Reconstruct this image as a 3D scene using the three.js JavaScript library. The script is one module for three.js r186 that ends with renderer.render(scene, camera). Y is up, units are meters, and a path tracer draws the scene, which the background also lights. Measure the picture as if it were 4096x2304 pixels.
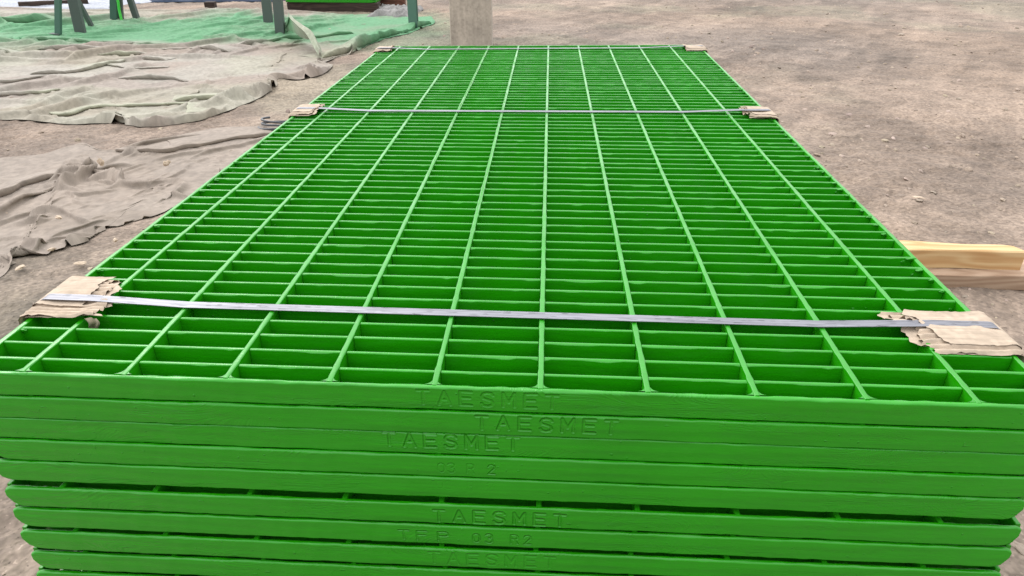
import * as THREE from 'three';
import { mergeGeometries } from 'three/addons/utils/BufferGeometryUtils.js';
import { RoundedBoxGeometry } from 'three/addons/geometries/RoundedBoxGeometry.js';

// ---------------------------------------------------------------- camera, sky, sun, exposure
const scene = new THREE.Scene();
const camera = new THREE.PerspectiveCamera(44.545, 16 / 9, 0.05, 800);
camera.rotation.order = 'YXZ';
camera.position.set(0.05, 1.0119, 0.5353);
camera.rotation.set(-0.489437, 0.0495955, -0.00036);
scene.add(camera);

const renderer = new THREE.WebGLRenderer({ antialias: true });
renderer.toneMapping = THREE.LinearToneMapping;
renderer.toneMappingExposure = 0.95;
renderer.shadowMap.enabled = true;
renderer.shadowMap.type = THREE.PCFSoftShadowMap;

// overcast sky: brightest round the zenith, a soft bright patch where the sun stands behind the cloud
const sunDir = new THREE.Vector3(-0.50, 0.66, -0.56).normalize();
{
  const w = 256, h = 128, a = new Float32Array(w * h * 4);
  for (let j = 0; j < h; j++) for (let i = 0; i < w; i++) {
    const el = ((j + 0.5) / h - 0.5) * Math.PI, az = ((i + 0.5) / w - 0.5) * 2 * Math.PI;
    const d = new THREE.Vector3(Math.cos(el) * Math.cos(az), Math.sin(el), Math.cos(el) * Math.sin(az));
    const up = Math.max(0, d.y), c = Math.max(0, d.dot(sunDir));
    const toward = 0.5 + 0.5 * (d.x * sunDir.x + d.z * sunDir.z) / Math.hypot(sunDir.x, sunDir.z);
    let L = (1.05 + 1.75 * up) * lerp(lerp(0.1, 2.1, toward), 0.9, Math.sqrt(up)) + 0.9 * Math.pow(c, 4);
    if (d.y < 0) L = 0.5;
    const k = (j * w + i) * 4;
    a[k] = L * 0.985; a[k + 1] = L; a[k + 2] = L * 1.03; a[k + 3] = 1;
  }
  const sky = new THREE.DataTexture(a, w, h, THREE.RGBAFormat, THREE.FloatType);
  sky.mapping = THREE.EquirectangularReflectionMapping;
  sky.magFilter = sky.minFilter = THREE.LinearFilter;
  sky.needsUpdate = true;
  scene.background = sky;
  scene.environment = sky;
}
const sun = new THREE.DirectionalLight(new THREE.Color(1, 0.96, 0.9), 1.4);
sun.position.copy(sunDir).multiplyScalar(20).add(new THREE.Vector3(0, 0, -2));
sun.target.position.set(0, 0, -2);
sun.castShadow = true;
sun.shadow.radius = 50;
sun.shadow.mapSize.set(2048, 2048);
Object.assign(sun.shadow.camera, { left: -8, right: 8, top: 8, bottom: -8, near: 1, far: 50 });
scene.add(sun, sun.target);

// ---------------------------------------------------------------- helpers
function rng(seed) { let s = seed >>> 0 || 1; return () => { s |= 0; s = (s + 0x6d2b79f5) | 0; let t = Math.imul(s ^ (s >>> 15), 1 | s); t = (t + Math.imul(t ^ (t >>> 7), 61 | t)) ^ t; return ((t ^ (t >>> 14)) >>> 0) / 4294967296; }; }
const hash = (x, y, s) => { let h = Math.imul(x | 0, 374761393) + Math.imul(y | 0, 668265263) + Math.imul(s | 0, 974634777); h = Math.imul(h ^ (h >>> 13), 1274126177); h ^= h >>> 16; return (h >>> 0) / 4294967296; };
const fade = (t) => t * t * t * (t * (t * 6 - 15) + 10);
// value noise 0..1; per > 0 makes it repeat after per cells
function vn(x, y, s = 0, per = 0, perY = per) {
  let xi = Math.floor(x), yi = Math.floor(y); const fx = fade(x - xi), fy = fade(y - yi);
  const wx = (v) => (per ? ((v % per) + per) % per : v), wy = (v) => (perY ? ((v % perY) + perY) % perY : v);
  const a = hash(wx(xi), wy(yi), s), b = hash(wx(xi + 1), wy(yi), s), c = hash(wx(xi), wy(yi + 1), s), d = hash(wx(xi + 1), wy(yi + 1), s);
  return a + (b - a) * fx + (c - a) * fy + (a - b - c + d) * fx * fy;
}
function fbm(x, y, s = 0, oct = 4, per = 0, perY = per) { let v = 0, a = 0.5, n = 0, f = 1; for (let o = 0; o < oct; o++) { v += a * vn(x * f, y * f, s + o * 17, per * f, perY * f); n += a; a *= 0.5; f *= 2; } return v / n; }
const ridged = (x, y, s, oct, per = 0) => { let v = 0, a = 0.5, n = 0, f = 1; for (let o = 0; o < oct; o++) { v += a * (1 - Math.abs(2 * vn(x * f, y * f, s + o * 31, per * f) - 1)); n += a; a *= 0.5; f *= 2; } return v / n; };
const ss = (a, b, x) => { const t = Math.min(1, Math.max(0, (x - a) / (b - a))); return t * t * (3 - 2 * t); };
function lerp(a, b, t) { return a + (b - a) * t; }
const V = (x, y, z) => new THREE.Vector3(x, y, z);

function tex(w, h, fn, { srgb = false, wrap = true } = {}) {
  const d = new Uint8Array(w * h * 4);
  for (let j = 0; j < h; j++) for (let i = 0; i < w; i++) {
    const v = fn(i, j), k = (j * w + i) * 4;
    if (typeof v === 'number') d[k] = d[k + 1] = d[k + 2] = Math.max(0, Math.min(255, v * 255));
    else for (let c = 0; c < 3; c++) d[k + c] = Math.max(0, Math.min(255, v[c] * 255));
    d[k + 3] = 255;
  }
  const t = new THREE.DataTexture(d, w, h);
  t.magFilter = THREE.LinearFilter; t.minFilter = THREE.LinearMipmapLinearFilter; t.generateMipmaps = true;
  if (wrap) t.wrapS = t.wrapT = THREE.RepeatWrapping;
  if (srgb) t.colorSpace = THREE.SRGBColorSpace;
  t.needsUpdate = true;
  return t;
}
const rep = (t, x, y) => { const c = t.clone(); c.repeat.set(x, y); c.needsUpdate = true; return c; };
const lin = (r, g, b) => new THREE.Color().setRGB(r, g, b);
const mat = (o) => new THREE.MeshStandardMaterial(o);

const taken = {};
const numbered = (n) => { taken[n] = (taken[n] ?? -1) + 1; return taken[n] ? `${n}_${String(taken[n]).padStart(3, '0')}` : n; };
function mesh(name, geo, m, parent) { const o = new THREE.Mesh(geo, m); o.name = name; o.castShadow = o.receiveShadow = true; parent.add(o); return o; }
function tag(o, label, category, group) { o.userData.label = label; o.userData.category = category; if (group) o.userData.group = group; return o; }
function thing(name, label, category, [x, y, z] = [0, 0, 0], turn = 0, group) { const o = new THREE.Group(); o.name = numbered(name); o.position.set(x, y, z); o.rotation.y = turn; scene.add(o); return tag(o, label, category, group); }
function single(name, geo, m, label, category, group) { return tag(mesh(numbered(name), geo, m, scene), label, category, group); }
function structure(name, geo, m) { const o = mesh(name, geo, m, scene); o.userData.kind = 'structure'; return o; }

// a sheet of nu x nv cells; fn(u, v, i, j) gives [x, y, z]
function sheet(nu, nv, fn, { uv, color, keep } = {}) {
  const P = [], U = [], C = [], I = [];
  for (let j = 0; j <= nv; j++) for (let i = 0; i <= nu; i++) {
    const p = fn(i / nu, j / nv, i, j); P.push(p[0], p[1], p[2]);
    const q = uv ? uv(i / nu, j / nv, p) : [i / nu, j / nv]; U.push(q[0], q[1]);
    if (color) { const c = color(i / nu, j / nv, p); C.push(c[0], c[1], c[2]); }
  }
  for (let j = 0; j < nv; j++) for (let i = 0; i < nu; i++) {
    if (keep && !keep((i + 0.5) / nu, (j + 0.5) / nv)) continue;
    const a = j * (nu + 1) + i, b = a + 1, c = a + nu + 1, d = c + 1; I.push(a, c, b, b, c, d);
  }
  const g = new THREE.BufferGeometry();
  g.setAttribute('position', new THREE.Float32BufferAttribute(P, 3));
  g.setAttribute('uv', new THREE.Float32BufferAttribute(U, 2));
  if (color) g.setAttribute('color', new THREE.Float32BufferAttribute(C, 3));
  g.setIndex(I); g.computeVertexNormals();
  return g;
}

// ---------------------------------------------------------------- ground
const paintSpray = (x, z) => { // dried green paint on cloth and soil, 0..1
  const n = fbm(x * 0.9 + 3, z * 0.9, 71, 4), m = fbm(x * 5, z * 5, 77, 3);
  const far = ss(-5.55, -6.15, z + (n - 0.5) * 1.1) * (1 - ss(-6.8, -7.9, z + (n - 0.5) * 1.6)) * (1 - ss(-1.35, -0.45, x + (n - 0.5) * 0.5));
  const near = 0.5 * ss(0.52, 0.68, fbm(x * 1.1, z * 0.8 + 9, 83, 3)) * ss(-3.4, -4.6, z) * (1 - ss(-1.2, -0.9, x));
  return Math.min(1, (far * (0.55 + 0.6 * n) + near * 0.55) * (0.65 + 0.6 * m));
};
function gh(x, z) { // ground height
  let y = (fbm(x * 0.35, z * 0.35, 5, 2) - 0.5) * 0.05;
  y += (fbm(x * 1.7, z * 1.7, 9, 3) - 0.5) * 0.03;
  return y - 0.004;
}
function ghFine(x, z) {
  const patch = ss(0.42, 0.62, fbm(x * 1.3 + 20, z * 1.3, 14, 3));
  let y = (fbm(x * 9, z * 9, 21, 3) - 0.5) * 0.02;
  y += (ridged(x * 14, z * 14, 33, 2) - 0.62) * 0.012 * (0.35 + patch);
  y += (vn(x * 42, z * 42, 47) - 0.5) * 0.007 * (0.3 + patch);
  return y;
}
function lines(segs) { const o = [segs[0][0]]; for (const [a, b, s, e] of segs) { let x = a; while (x < b - 1e-6) { const t = (x - a) / (b - a); x = Math.min(b, x + lerp(s, e, t)); o.push(x); } } return o; }
{
  const xs = lines([[-300, -40, 80, 40], [-40, -8, 8, 2], [-8, -4, 0.09, 0.04], [-4, -1, 0.03, 0.018], [-1, 2.6, 0.018, 0.018], [2.6, 5, 0.02, 0.05], [5, 9, 0.06, 0.2], [9, 40, 2, 8], [40, 300, 40, 80]]);
  const zs = lines([[-300, -40, 80, 40], [-40, -13, 8, 1], [-13, -6, 0.07, 0.035], [-6, -3, 0.03, 0.016], [-3, 0.2, 0.015, 0.012], [0.2, 1.6, 0.1, 0.3], [1.6, 40, 2, 8], [40, 300, 40, 80]]);
  const tint = (u, v, p) => {
    const [x, , z] = p;
    const a = fbm(x * 0.8 + 40, z * 0.8 + 3, 101, 4), b = fbm(x * 3.1, z * 3.1, 107, 3), d = fbm(x * 12, z * 12, 117, 2);
    let k = 0.82 + 0.36 * (a - 0.5) * 1.2 + 0.3 * (b - 0.5) + 0.22 * (d - 0.5);
    const ca = x * 0.86 + z * 0.5, cb = -x * 0.5 + z * 0.86, track = fbm(ca * 2.6, cb * 0.35, 161, 3); k += 0.3 * (track - 0.5) + 0.16 * ss(0.6, 0.72, fbm(ca * 5, cb * 0.9 + 4, 163, 3)) - 0.14 * ss(0.6, 0.7, fbm(ca * 4 + 29, cb * 0.8 + 5, 167, 3));
    const damp = ss(0.56, 0.7, fbm(x * 1.6 + 31, z * 1.2 + 12, 131, 4)); k *= 1 - 0.17 * damp;
    const warm = fbm(x * 0.5, z * 0.5, 139, 2) - 0.5;
    let c = [0.435 * k * (1 + 0.1 * warm), 0.336 * k, 0.268 * k * (1 - 0.12 * warm)];
    const g = Math.min(0.55, paintSpray(x, z) * 0.6 + 0.12 * ss(0.55, 0.7, fbm(x * 0.7 + 3, z * 0.7, 151, 3)));
    return [lerp(c[0], 0.17, g), lerp(c[1], 0.36, g * 0.6), lerp(c[2], 0.19, g)];
  };
  const g = sheet(xs.length - 1, zs.length - 1, (u, v, i, j) => [xs[i], gh(xs[i], zs[j]) * ss(60, 20, Math.abs(xs[i]) + Math.abs(zs[j])) + (Math.abs(xs[i]) < 9 && zs[j] > -13 ? ghFine(xs[i], zs[j]) : 0), zs[j]], { uv: (u, v, p) => [p[0], p[2]], color: tint });
  const P = 12;
  const soil = tex(1024, 1024, (i, j) => {
    const x = i / 1024, y = j / 1024;
    const f = fbm(x * P * 8, y * P * 8, 201, 4, P * 8), c = fbm(x * 6, y * 6, 203, 4, 6), sp = vn(x * 190, y * 190, 209, 190);
    let k = 0.80 + 0.34 * (f - 0.5) + 0.2 * (c - 0.5);
    if (sp > 0.93) k += 0.16; if (sp < 0.06) k -= 0.22;
    return [k * 1.0, k * 0.99, k * 0.975];
  }, { srgb: true });
  const soilBump = tex(1024, 1024, (i, j) => { const x = i / 1024, y = j / 1024; return 0.5 * fbm(x * 24, y * 24, 221, 5, 24) + 0.3 * ridged(x * 18, y * 18, 227, 3, 18) + 0.2 * vn(x * 150, y * 150, 229, 150); });
  structure('ground', g, mat({ vertexColors: true, map: rep(soil, 0.83, 0.83), bumpMap: rep(soilBump, 0.83, 0.83), bumpScale: 0.013, roughness: 1 }));
}

// ---------------------------------------------------------------- materials
const clothMap = tex(512, 512, (i, j) => { const x = i / 512, y = j / 512; const k = 0.9 + 0.2 * (fbm(x * 24, y * 24, 301, 4, 24) - 0.5) + 0.06 * (hash(i, j, 5) - 0.5); return [k, k, k]; }, { srgb: true });
const clothBump = tex(512, 512, (i, j) => { const x = i / 512, y = j / 512; return 0.6 * ridged(x * 7, y * 7, 311, 4, 7) + 0.4 * fbm(x * 30, y * 30, 317, 3, 30); });
const clothMat = mat({ vertexColors: true, map: rep(clothMap, 2, 2), bumpMap: rep(clothBump, 1.6, 1.6), bumpScale: 0.0025, roughness: 0.93, side: THREE.DoubleSide });
const paintBump = tex(512, 256, (i, j) => { const x = i / 512, y = j / 256; return 0.55 * fbm(x * 20, y * 10, 401, 3, 20, 10) + 0.45 * fbm(x * 60, y * 60, 409, 2, 60, 60); });
const GREEN = [0.015, 0.30, 0.001];
const paintTone = tex(512, 256, (i, j) => { const x = i / 512, y = j / 256, k = 0.93 + 0.14 * (fbm(x * 10, y * 5, 411, 4, 10, 5) - 0.5) + 0.05 * (fbm(x * 70, y * 40, 413, 2, 70, 40) - 0.5); return [k * (1 + 0.05 * (fbm(x * 6, y * 6, 415, 2, 6) - 0.5)), k, k]; }, { srgb: true });
const paintGloss = tex(512, 256, (i, j) => { const x = i / 512, y = j / 256; return 0.27 + 0.4 * (fbm(x * 14, y * 7, 417, 4, 14, 7) - 0.35); });
const paint = mat({ color: lin(...GREEN), map: rep(paintTone, 2, 1), roughness: 1, roughnessMap: rep(paintGloss, 3, 1), bumpMap: rep(paintBump, 12, 0.6), bumpScale: 0.00022 });
const steelMap = tex(512, 64, (i, j) => { const x = i / 512, y = j / 64; const k = 0.82 + 0.22 * (fbm(x * 6, y * 40, 421, 3, 6, 40) - 0.5) + 0.2 * (fbm(x * 14, y * 4, 423, 3, 14, 4) - 0.5) - 0.25 * ss(0.72, 0.8, fbm(x * 40, y * 12, 427, 2, 40, 12)); return [k, k, k * 1.02]; }, { srgb: true });
const steel = mat({ color: lin(0.40, 0.40, 0.42), metalness: 1, roughness: 0.58, map: rep(steelMap, 2, 1) });
const boardMap = tex(256, 256, (i, j) => { const x = i / 256, y = j / 256; const k = 0.88 + 0.16 * (fbm(x * 5, y * 60, 441, 3, 5, 60) - 0.5) + 0.14 * (fbm(x * 30, y * 30, 443, 3, 30) - 0.5); return [k, k * 0.99, k * 0.97]; }, { srgb: true });
const cardboard = mat({ color: lin(0.55, 0.445, 0.35), map: rep(boardMap, 6, 6), bumpMap: rep(boardMap, 6, 6), bumpScale: 0.0003, roughness: 0.95, side: THREE.DoubleSide });
function woodMaterial(seed, light, dark, rough = 0.8) {
  const m = tex(512, 256, (i, j) => {
    const x = i / 512, y = j / 256;
    const warp = fbm(x * 3, y * 5, seed, 3, 3, 5), ring = Math.abs(Math.sin((y * 9 + warp * 5) * Math.PI)), fine = fbm(x * 8, y * 90, seed + 3, 3, 8, 90);
    let k = 0.55 * Math.pow(ring, 2.2) + 0.35 * fine + 0.35 * (fbm(x * 4, y * 3, seed + 5, 3, 4, 3) - 0.3);
    k = Math.max(0, Math.min(1, k));
    return [0, 1, 2].map((c) => lerp(light[c], dark[c], k));
  }, { srgb: true });
  return mat({ map: m, bumpMap: m, bumpScale: 0.0012, roughness: rough });
}

// ---------------------------------------------------------------- gratings
const TOP = 0.62, HB = 0.0259, XL = -0.5085, BACK = -1.934;
const xr = (z) => 0.5265 + 0.021 * (z / BACK);
const longX = Array.from({ length: 10 }, (_, i) => (i - 4.5) * 0.1);
const crossZ = [-1.9058, -1.8814, -1.8465, -1.8115, -1.7818, -1.7521, -1.7284, -1.7052, -1.6824, -1.6505, -1.6257, -1.5893, -1.5686, -1.5396, -1.517, -1.4948, -1.4623, -1.4334, -1.4102, -1.3801, -1.3533, -1.3365, -1.3038, -1.2834, -1.2545, -1.223, -1.1971, -1.1731, -1.1429, -1.1134, -1.0843, -1.0565, -1.027, -0.9974, -0.9654, -0.9386, -0.912, -0.8845, -0.8532, -0.8203, -0.7952, -0.7709, -0.7409, -0.712, -0.6835, -0.6591, -0.6277, -0.5998, -0.5707, -0.5411, -0.5145, -0.4815, -0.4528, -0.4247, -0.3962, -0.3684, -0.3391, -0.3136, -0.2843, -0.2554, -0.2267, -0.1991, -0.1693, -0.141, -0.1125, -0.0837, -0.0552, -0.0263];
// slight twist of the panels: corner heights
const twist = (x, z) => { const u = (x + 0.51) / 1.04, t = z / BACK; return lerp(lerp(0.0025, -0.0025, u), lerp(-0.0062, 0.0062, u), t); };

// rounded flat bar along +x, top at y = 0; spans = [[x0, x1], ...]
function barGeo(spans, { h = HB, w = 0.005, r = 0.0012, step = 0.007, amp = 0, seed = 1, lump = null, endR = 0, drip = 0 } = {}) {
  const prof = []; // [y, z, outward y, outward z]
  const arc = (cy, cz, a0) => { for (const k of [0, 0.5, 1]) { const a = a0 + k * Math.PI / 2; prof.push([cy + r * Math.cos(a), cz + r * Math.sin(a), Math.cos(a), Math.sin(a)]); } };
  arc(-r, w / 2 - r, 0); arc(-h + r, w / 2 - r, Math.PI / 2); arc(-h + r, -w / 2 + r, Math.PI); arc(-r, -w / 2 + r, 1.5 * Math.PI);
  const np = prof.length, P = [], U = [], I = [];
  const x0 = spans[0][0], x1 = spans[spans.length - 1][1];
  for (const [a, b] of spans) {
    const n = Math.max(1, Math.round((b - a) / step)), base = P.length / 3;
    for (let i = 0; i <= n; i++) {
      const x = lerp(a, b, i / n);
      for (let k = 0; k < np; k++) {
        let [y, z, ny, nz] = prof[k];
        if (amp) { const e = (vn(x * 90, k * 1.7, seed) - 0.5) * amp + (vn(x * 24, k * 0.9, seed + 5) - 0.5) * amp; y += ny * e; z += nz * e; }
        if (drip && nz > 0.3 && ny >= 0) { const e = drip * ss(0.62, 0.85, vn(x * 60, seed * 3.1, seed + 9)); z += e; y -= e * 0.8; }
        if (lump) z += Math.sign(nz || 0) * lump(x);
        if (endR) { const d = Math.min(x - x0, x1 - x); if (d < endR && y < -h * 0.35) { const q = endR - Math.sqrt(Math.max(0, endR * endR - (endR - d) ** 2)); y = Math.min(y + q * 0.95, -h * 0.3); } if (d < 0.004 && y > -h * 0.35) y -= (0.004 - d) * 0.6; }
        P.push(x, y, z); U.push((x - x0) / (x1 - x0), (y + h) / h);
      }
    }
    for (let i = 0; i < n; i++) for (let k = 0; k < np; k++) { const A = base + i * np + k, B = base + i * np + (k + 1) % np, C = A + np, D = B + np; I.push(A, B, C, B, D, C); }
    for (const [e, f] of [[0, 1], [n, 0]]) { // end caps on vertices of their own
      const s = P.length / 3, o = base + e * np; for (let k = 0; k < np; k++) { P.push(P[(o + k) * 3], P[(o + k) * 3 + 1], P[(o + k) * 3 + 2]); U.push(U[(o + k) * 2], U[(o + k) * 2 + 1]); }
      for (let k = 1; k < np - 1; k++) f ? I.push(s, s + k + 1, s + k) : I.push(s, s + k, s + k + 1);
    }
  }
  const g = new THREE.BufferGeometry();
  g.setAttribute('position', new THREE.Float32BufferAttribute(P, 3)); g.setAttribute('uv', new THREE.Float32BufferAttribute(U, 2));
  g.setIndex(I); g.computeVertexNormals();
  return g;
}
// cut by the long bars, with a hair's breadth left at each of them
const spansAcross = (xe) => { const e = [XL + 0.003, ...longX, xe - 0.003], o = []; for (let i = 0; i < e.length - 1; i++) o.push([e[i] + (i ? 0.0033 : 0), e[i + 1] - (i < e.length - 2 ? 0.0033 : 0)]); return o; };
const crossFine = crossZ.map((z, i) => barGeo(spansAcross(xr(z)), { w: 0.0042, r: 0.0013, amp: 0.0002, seed: 500 + i, drip: i % 3 ? 0.0006 : 0.0012 }));
const crossPlain = [0, 1, 2].map((k) => barGeo([[XL + 0.003, xr(BACK * (k + 0.5) / 3) - 0.003]], { w: 0.0042, step: 9 }));
const longLen = -BACK - 0.0024;
const longFine = longX.map((_, i) => barGeo([[0, longLen]], { w: 0.0056, r: 0.0012, step: 0.0065, amp: 0.0006, seed: 700 + i, lump: (t) => { let m = 0; const z = -0.0012 - t; for (const c of crossZ) { const d = Math.abs(z - c); if (d < 0.006) m = Math.max(m, 0.0009 * hash(Math.round(c * 1e4), i, 3) * (1 - d / 0.006)); } return m; } }));
const longPlain = barGeo([[0, longLen]], { w: 0.0056, step: 9 });
const sideLen = longLen - 0.0056;
const sideFine = barGeo([[0, sideLen]], { w: 0.0055, step: 0.01, amp: 0.0008, seed: 801 });
const sidePlain = barGeo([[0, sideLen]], { w: 0.0055, step: 9 });
const endLen = 1.036;
const endBack = barGeo([[0, endLen + 0.02]], { w: 0.0055, step: 0.02, amp: 0.0004, seed: 811, endR: 0.012 });
// weld beads: lumps where the cross bars meet the side bars, fillets where the long bars meet the end bars
const beads = (() => {
  const gs = [], R = rng(77);
  const blob = (x, y, z, sx, sy, sz) => { const g = new THREE.IcosahedronGeometry(1, 1), p = g.attributes.position; for (let k = 0; k < p.count; k++) { const q = V().fromBufferAttribute(p, k), e = 0.75 + 0.5 * hash(Math.round(q.x * 50 + x * 999), Math.round(q.y * 50 + q.z * 77), 3); p.setXYZ(k, x + q.x * sx * e, y + q.y * sy * e, z + q.z * sz * e); } g.deleteAttribute('uv'); g.computeVertexNormals(); gs.push(g); };
  for (const z of crossZ) for (const x of [XL + 0.005, xr(z) - 0.005]) { if (R() < 0.75) blob(x, -0.0014 - R() * 0.0025 + twist(x, z), z + 0.002 + R() * 0.0022, 0.003 + R() * 0.0035, 0.0012 + R() * 0.0012, 0.0016 + R() * 0.0012); if (R() < 0.35) blob(x + (x < 0 ? 0.009 : -0.009) * R(), -0.006 - R() * 0.01, z + 0.0022, 0.0015 + R() * 0.002, 0.0015 + R() * 0.0015, 0.0015); }
  for (const x of longX) for (const [z0, d] of [[-0.0032, -1], [BACK + 0.0032, 1]]) for (const s of [-1, 1]) {
    const f = 0.005 + R() * 0.003, sh = new THREE.Shape(); sh.moveTo(0, 0); sh.quadraticCurveTo(0.0008, 0.0008, f, 0); sh.lineTo(0, 0);
    const P = [], I = [], n = 6; // fillet: quarter-hollow wedge
    for (const y of [-0.0001, -0.02]) { P.push(x + s * 0.0026, y, z0 - d * 0.0004); for (let k = 0; k <= n; k++) { const a = k / n * Math.PI / 2; P.push(x + s * (0.0026 + f * (1 - Math.sin(a))), y, z0 + d * f * (1 - Math.cos(a))); } }
    const m = n + 2; for (let k = 1; k <= n; k++) { I.push(0, k, k + 1, m, m + k + 1, m + k, k, m + k, k + 1, k + 1, m + k, m + k + 1); }
    const g = new THREE.BufferGeometry(); g.setAttribute('position', new THREE.Float32BufferAttribute(P.map((v, k) => (k % 3 === 1 ? v + twist(x, z0) : v)), 3)); g.setIndex(I); const g2 = g.toNonIndexed(); g2.computeVertexNormals(); gs.push(g2);
  }
  for (let k = 0; k < 90; k++) { const i = Math.floor(R() * R() * 20) + crossZ.length - 22, z = crossZ[Math.max(0, i)], x = lerp(XL + 0.02, 0.5, R()); blob(x, -0.004 - R() * 0.012 + twist(x, z), z + 0.0022, 0.0008 + R() * 0.0016, 0.0006 + R() * 0.0009, 0.0008); }
  return mergeGeometries(gs.map((g) => (g.index ? g.toNonIndexed() : g)));
})();

// stamped letters, as strokes in a 0..1 box (y up)
const GLYPH = {
  T: [[[0, 1], [1, 1]], [[0.5, 1], [0.5, 0]]],
  A: [[[0, 0], [0.5, 1], [1, 0]], [[0.2, 0.38], [0.8, 0.38]]],
  E: [[[1, 1], [0, 1], [0, 0], [1, 0]], [[0, 0.53], [0.85, 0.53]]],
  S: [[[1, 0.8], [0.85, 0.95], [0.5, 1], [0.15, 0.93], [0.02, 0.75], [0.15, 0.58], [0.5, 0.5], [0.88, 0.4], [0.98, 0.22], [0.85, 0.06], [0.5, 0], [0.15, 0.05], [0, 0.2]]],
  M: [[[0, 0], [0, 1], [0.5, 0.3], [1, 1], [1, 0]]],
  F: [[[0, 0], [0, 1], [1, 1]], [[0, 0.53], [0.85, 0.53]]],
  P: [[[0, 0], [0, 1], [0.75, 1], [1, 0.87], [1, 0.63], [0.75, 0.5], [0, 0.5]]],
  R: [[[0, 0], [0, 1], [0.75, 1], [1, 0.87], [1, 0.63], [0.75, 0.5], [0, 0.5]], [[0.55, 0.5], [1, 0]]],
  0: [[[0.5, 1], [0.15, 0.9], [0, 0.7], [0, 0.3], [0.15, 0.1], [0.5, 0], [0.85, 0.1], [1, 0.3], [1, 0.7], [0.85, 0.9], [0.5, 1]]],
  3: [[[0, 0.85], [0.25, 1], [0.7, 1], [0.95, 0.85], [0.9, 0.62], [0.5, 0.53], [0.95, 0.42], [1, 0.18], [0.75, 0], [0.25, 0], [0, 0.15]]],
  2: [[[0.02, 0.8], [0.2, 0.97], [0.6, 1], [0.95, 0.87], [0.92, 0.62], [0, 0], [1, 0]]],
};
const word = (s, x0, x1, y, o = {}) => [...s].map((c, i) => ({ c, x: lerp(x0, x1, i / (s.length - 1)), y: y + (hash(i, s.length, Math.round(x0 * 1e4)) - 0.5) * 0.001, ...o }));
// letters on each end bar from the top of the stack: x, height of the middle above the bar's lower edge
const marks = [
  word('TAESMET', -0.0608, 0.0611, 0.0138, { deep: 0.75 }),
  word('TAESMET', -0.0065, 0.1167, 0.0150),
  word('TAESMET', -0.0961, 0.0252, 0.0165, { deep: 1.1 }),
  [['0', -0.0473], ['3', -0.0373], ['R', -0.0182], ['2', 0.0027]].map(([c, x], i) => ({ c, x, y: 0.0115, h: 0.0118, w: 0.0065, line: 0.0007, deep: i === 3 ? 0.95 : 0.45 })),
  [['0', -0.045], ['3', -0.036], ['R', -0.014], ['2', 0.006]].map(([c, x]) => ({ c, x, y: 0.0175, h: 0.011, w: 0.006, line: 0.0005, deep: 0.18 })),
  word('TAESMET', -0.0524, 0.0716, 0.0115, { deep: 1.1 }),
  [['T', -0.0903], ['F', -0.0711], ['P', -0.0488], ['0', -0.0139], ['3', -0.0007], ['R', 0.0257], ['2', 0.0394]].map(([c, x], i) => ({ c, x, y: 0.0118, h: 0.0125, w: i < 3 ? 0.0105 : 0.0068, line: 0.0008, deep: 1.05 })),
  word('TAESMET', -0.058, 0.0648, 0.0135, { deep: 0.6 }),
  [], [], [],
];
const TW = 2048, TH = 64;
function endFaceBump(k) {
  const a = new Float32Array(TW * TH), mm = endLen / TW;
  for (let j = 0; j < TH; j++) for (let i = 0; i < TW; i++) {
    const x = i * mm, y = j / TH * HB;
    const flow = fbm(x * 6, y * 40, 900 + k, 2);
    let v = 0.62 + 0.045 * (fbm(x * 170, y * 170, 910 + k, 2) - 0.5);
    v += 0.2 * ss(0.48, 0.68, fbm(x * 9, y * 30, 920 + k, 2)) * (fbm(x * 60 + flow * 6, y * 700 + x * 500 * (flow - 0.5), 930 + k, 2) - 0.5); // brush marks
    v += 0.10 * (fbm(x * 14, y * 60, 940 + k, 2) - 0.5);
    const d = vn(x * 260, y * 260, 950 + k); if (d > 0.955 && fbm(x * 8, y * 8, 955 + k, 2) > 0.5) v += (d - 0.955) * 5; // grit under the paint
    a[j * TW + i] = v;
  }
  const X0 = XL - 0.001;
  for (const { c, x, y, h = 0.0155, w = 0.0108, line = 0.00115, deep = 1 } of marks[k] ?? []) {
    for (let j = 0; j < TH; j++) for (let i = Math.max(0, Math.floor((x - w - X0) / mm)); i < (x + w - X0) / mm; i++) {
      const px = X0 + i * mm, py = j / TH * HB; let d = 9;
      for (const s of GLYPH[c]) for (let q = 0; q < s.length - 1; q++) {
        const ax = x + (s[q][0] - 0.5) * w, ay = y + (s[q][1] - 0.5) * h, bx = x + (s[q + 1][0] - 0.5) * w, by = y + (s[q + 1][1] - 0.5) * h;
        const t = Math.max(0, Math.min(1, ((px - ax) * (bx - ax) + (py - ay) * (by - ay)) / ((bx - ax) ** 2 + (by - ay) ** 2)));
        d = Math.min(d, Math.hypot(px - ax - t * (bx - ax), py - ay - t * (by - ay)));
      }
      const worn = 0.75 + 0.5 * (fbm(px * 120, py * 120, 960 + k, 2) - 0.5);
      a[j * TW + i] -= 0.46 * deep * worn * (1 - ss(line * 0.35, line * 1.7, d)) - 0.08 * deep * ss(line * 1.2, line * 1.9, d) * (1 - ss(line * 1.9, line * 3.2, d));
    }
  }
  return tex(TW, TH, (i, j) => a[j * TW + i], { wrap: false });
}
const up = V(0, 1, 0);
function lay(name, geo, m, parent, A, B) { // a bar from A to B
  const o = mesh(name, geo, m, parent), X = B.clone().sub(A).normalize(), Z = X.clone().cross(up).normalize(), Y = Z.clone().cross(X);
  o.position.copy(A); o.quaternion.setFromRotationMatrix(new THREE.Matrix4().makeBasis(X, Y, Z)); return o;
}
const S = (x, y, z) => V(x, y + twist(x, z), z);
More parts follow.
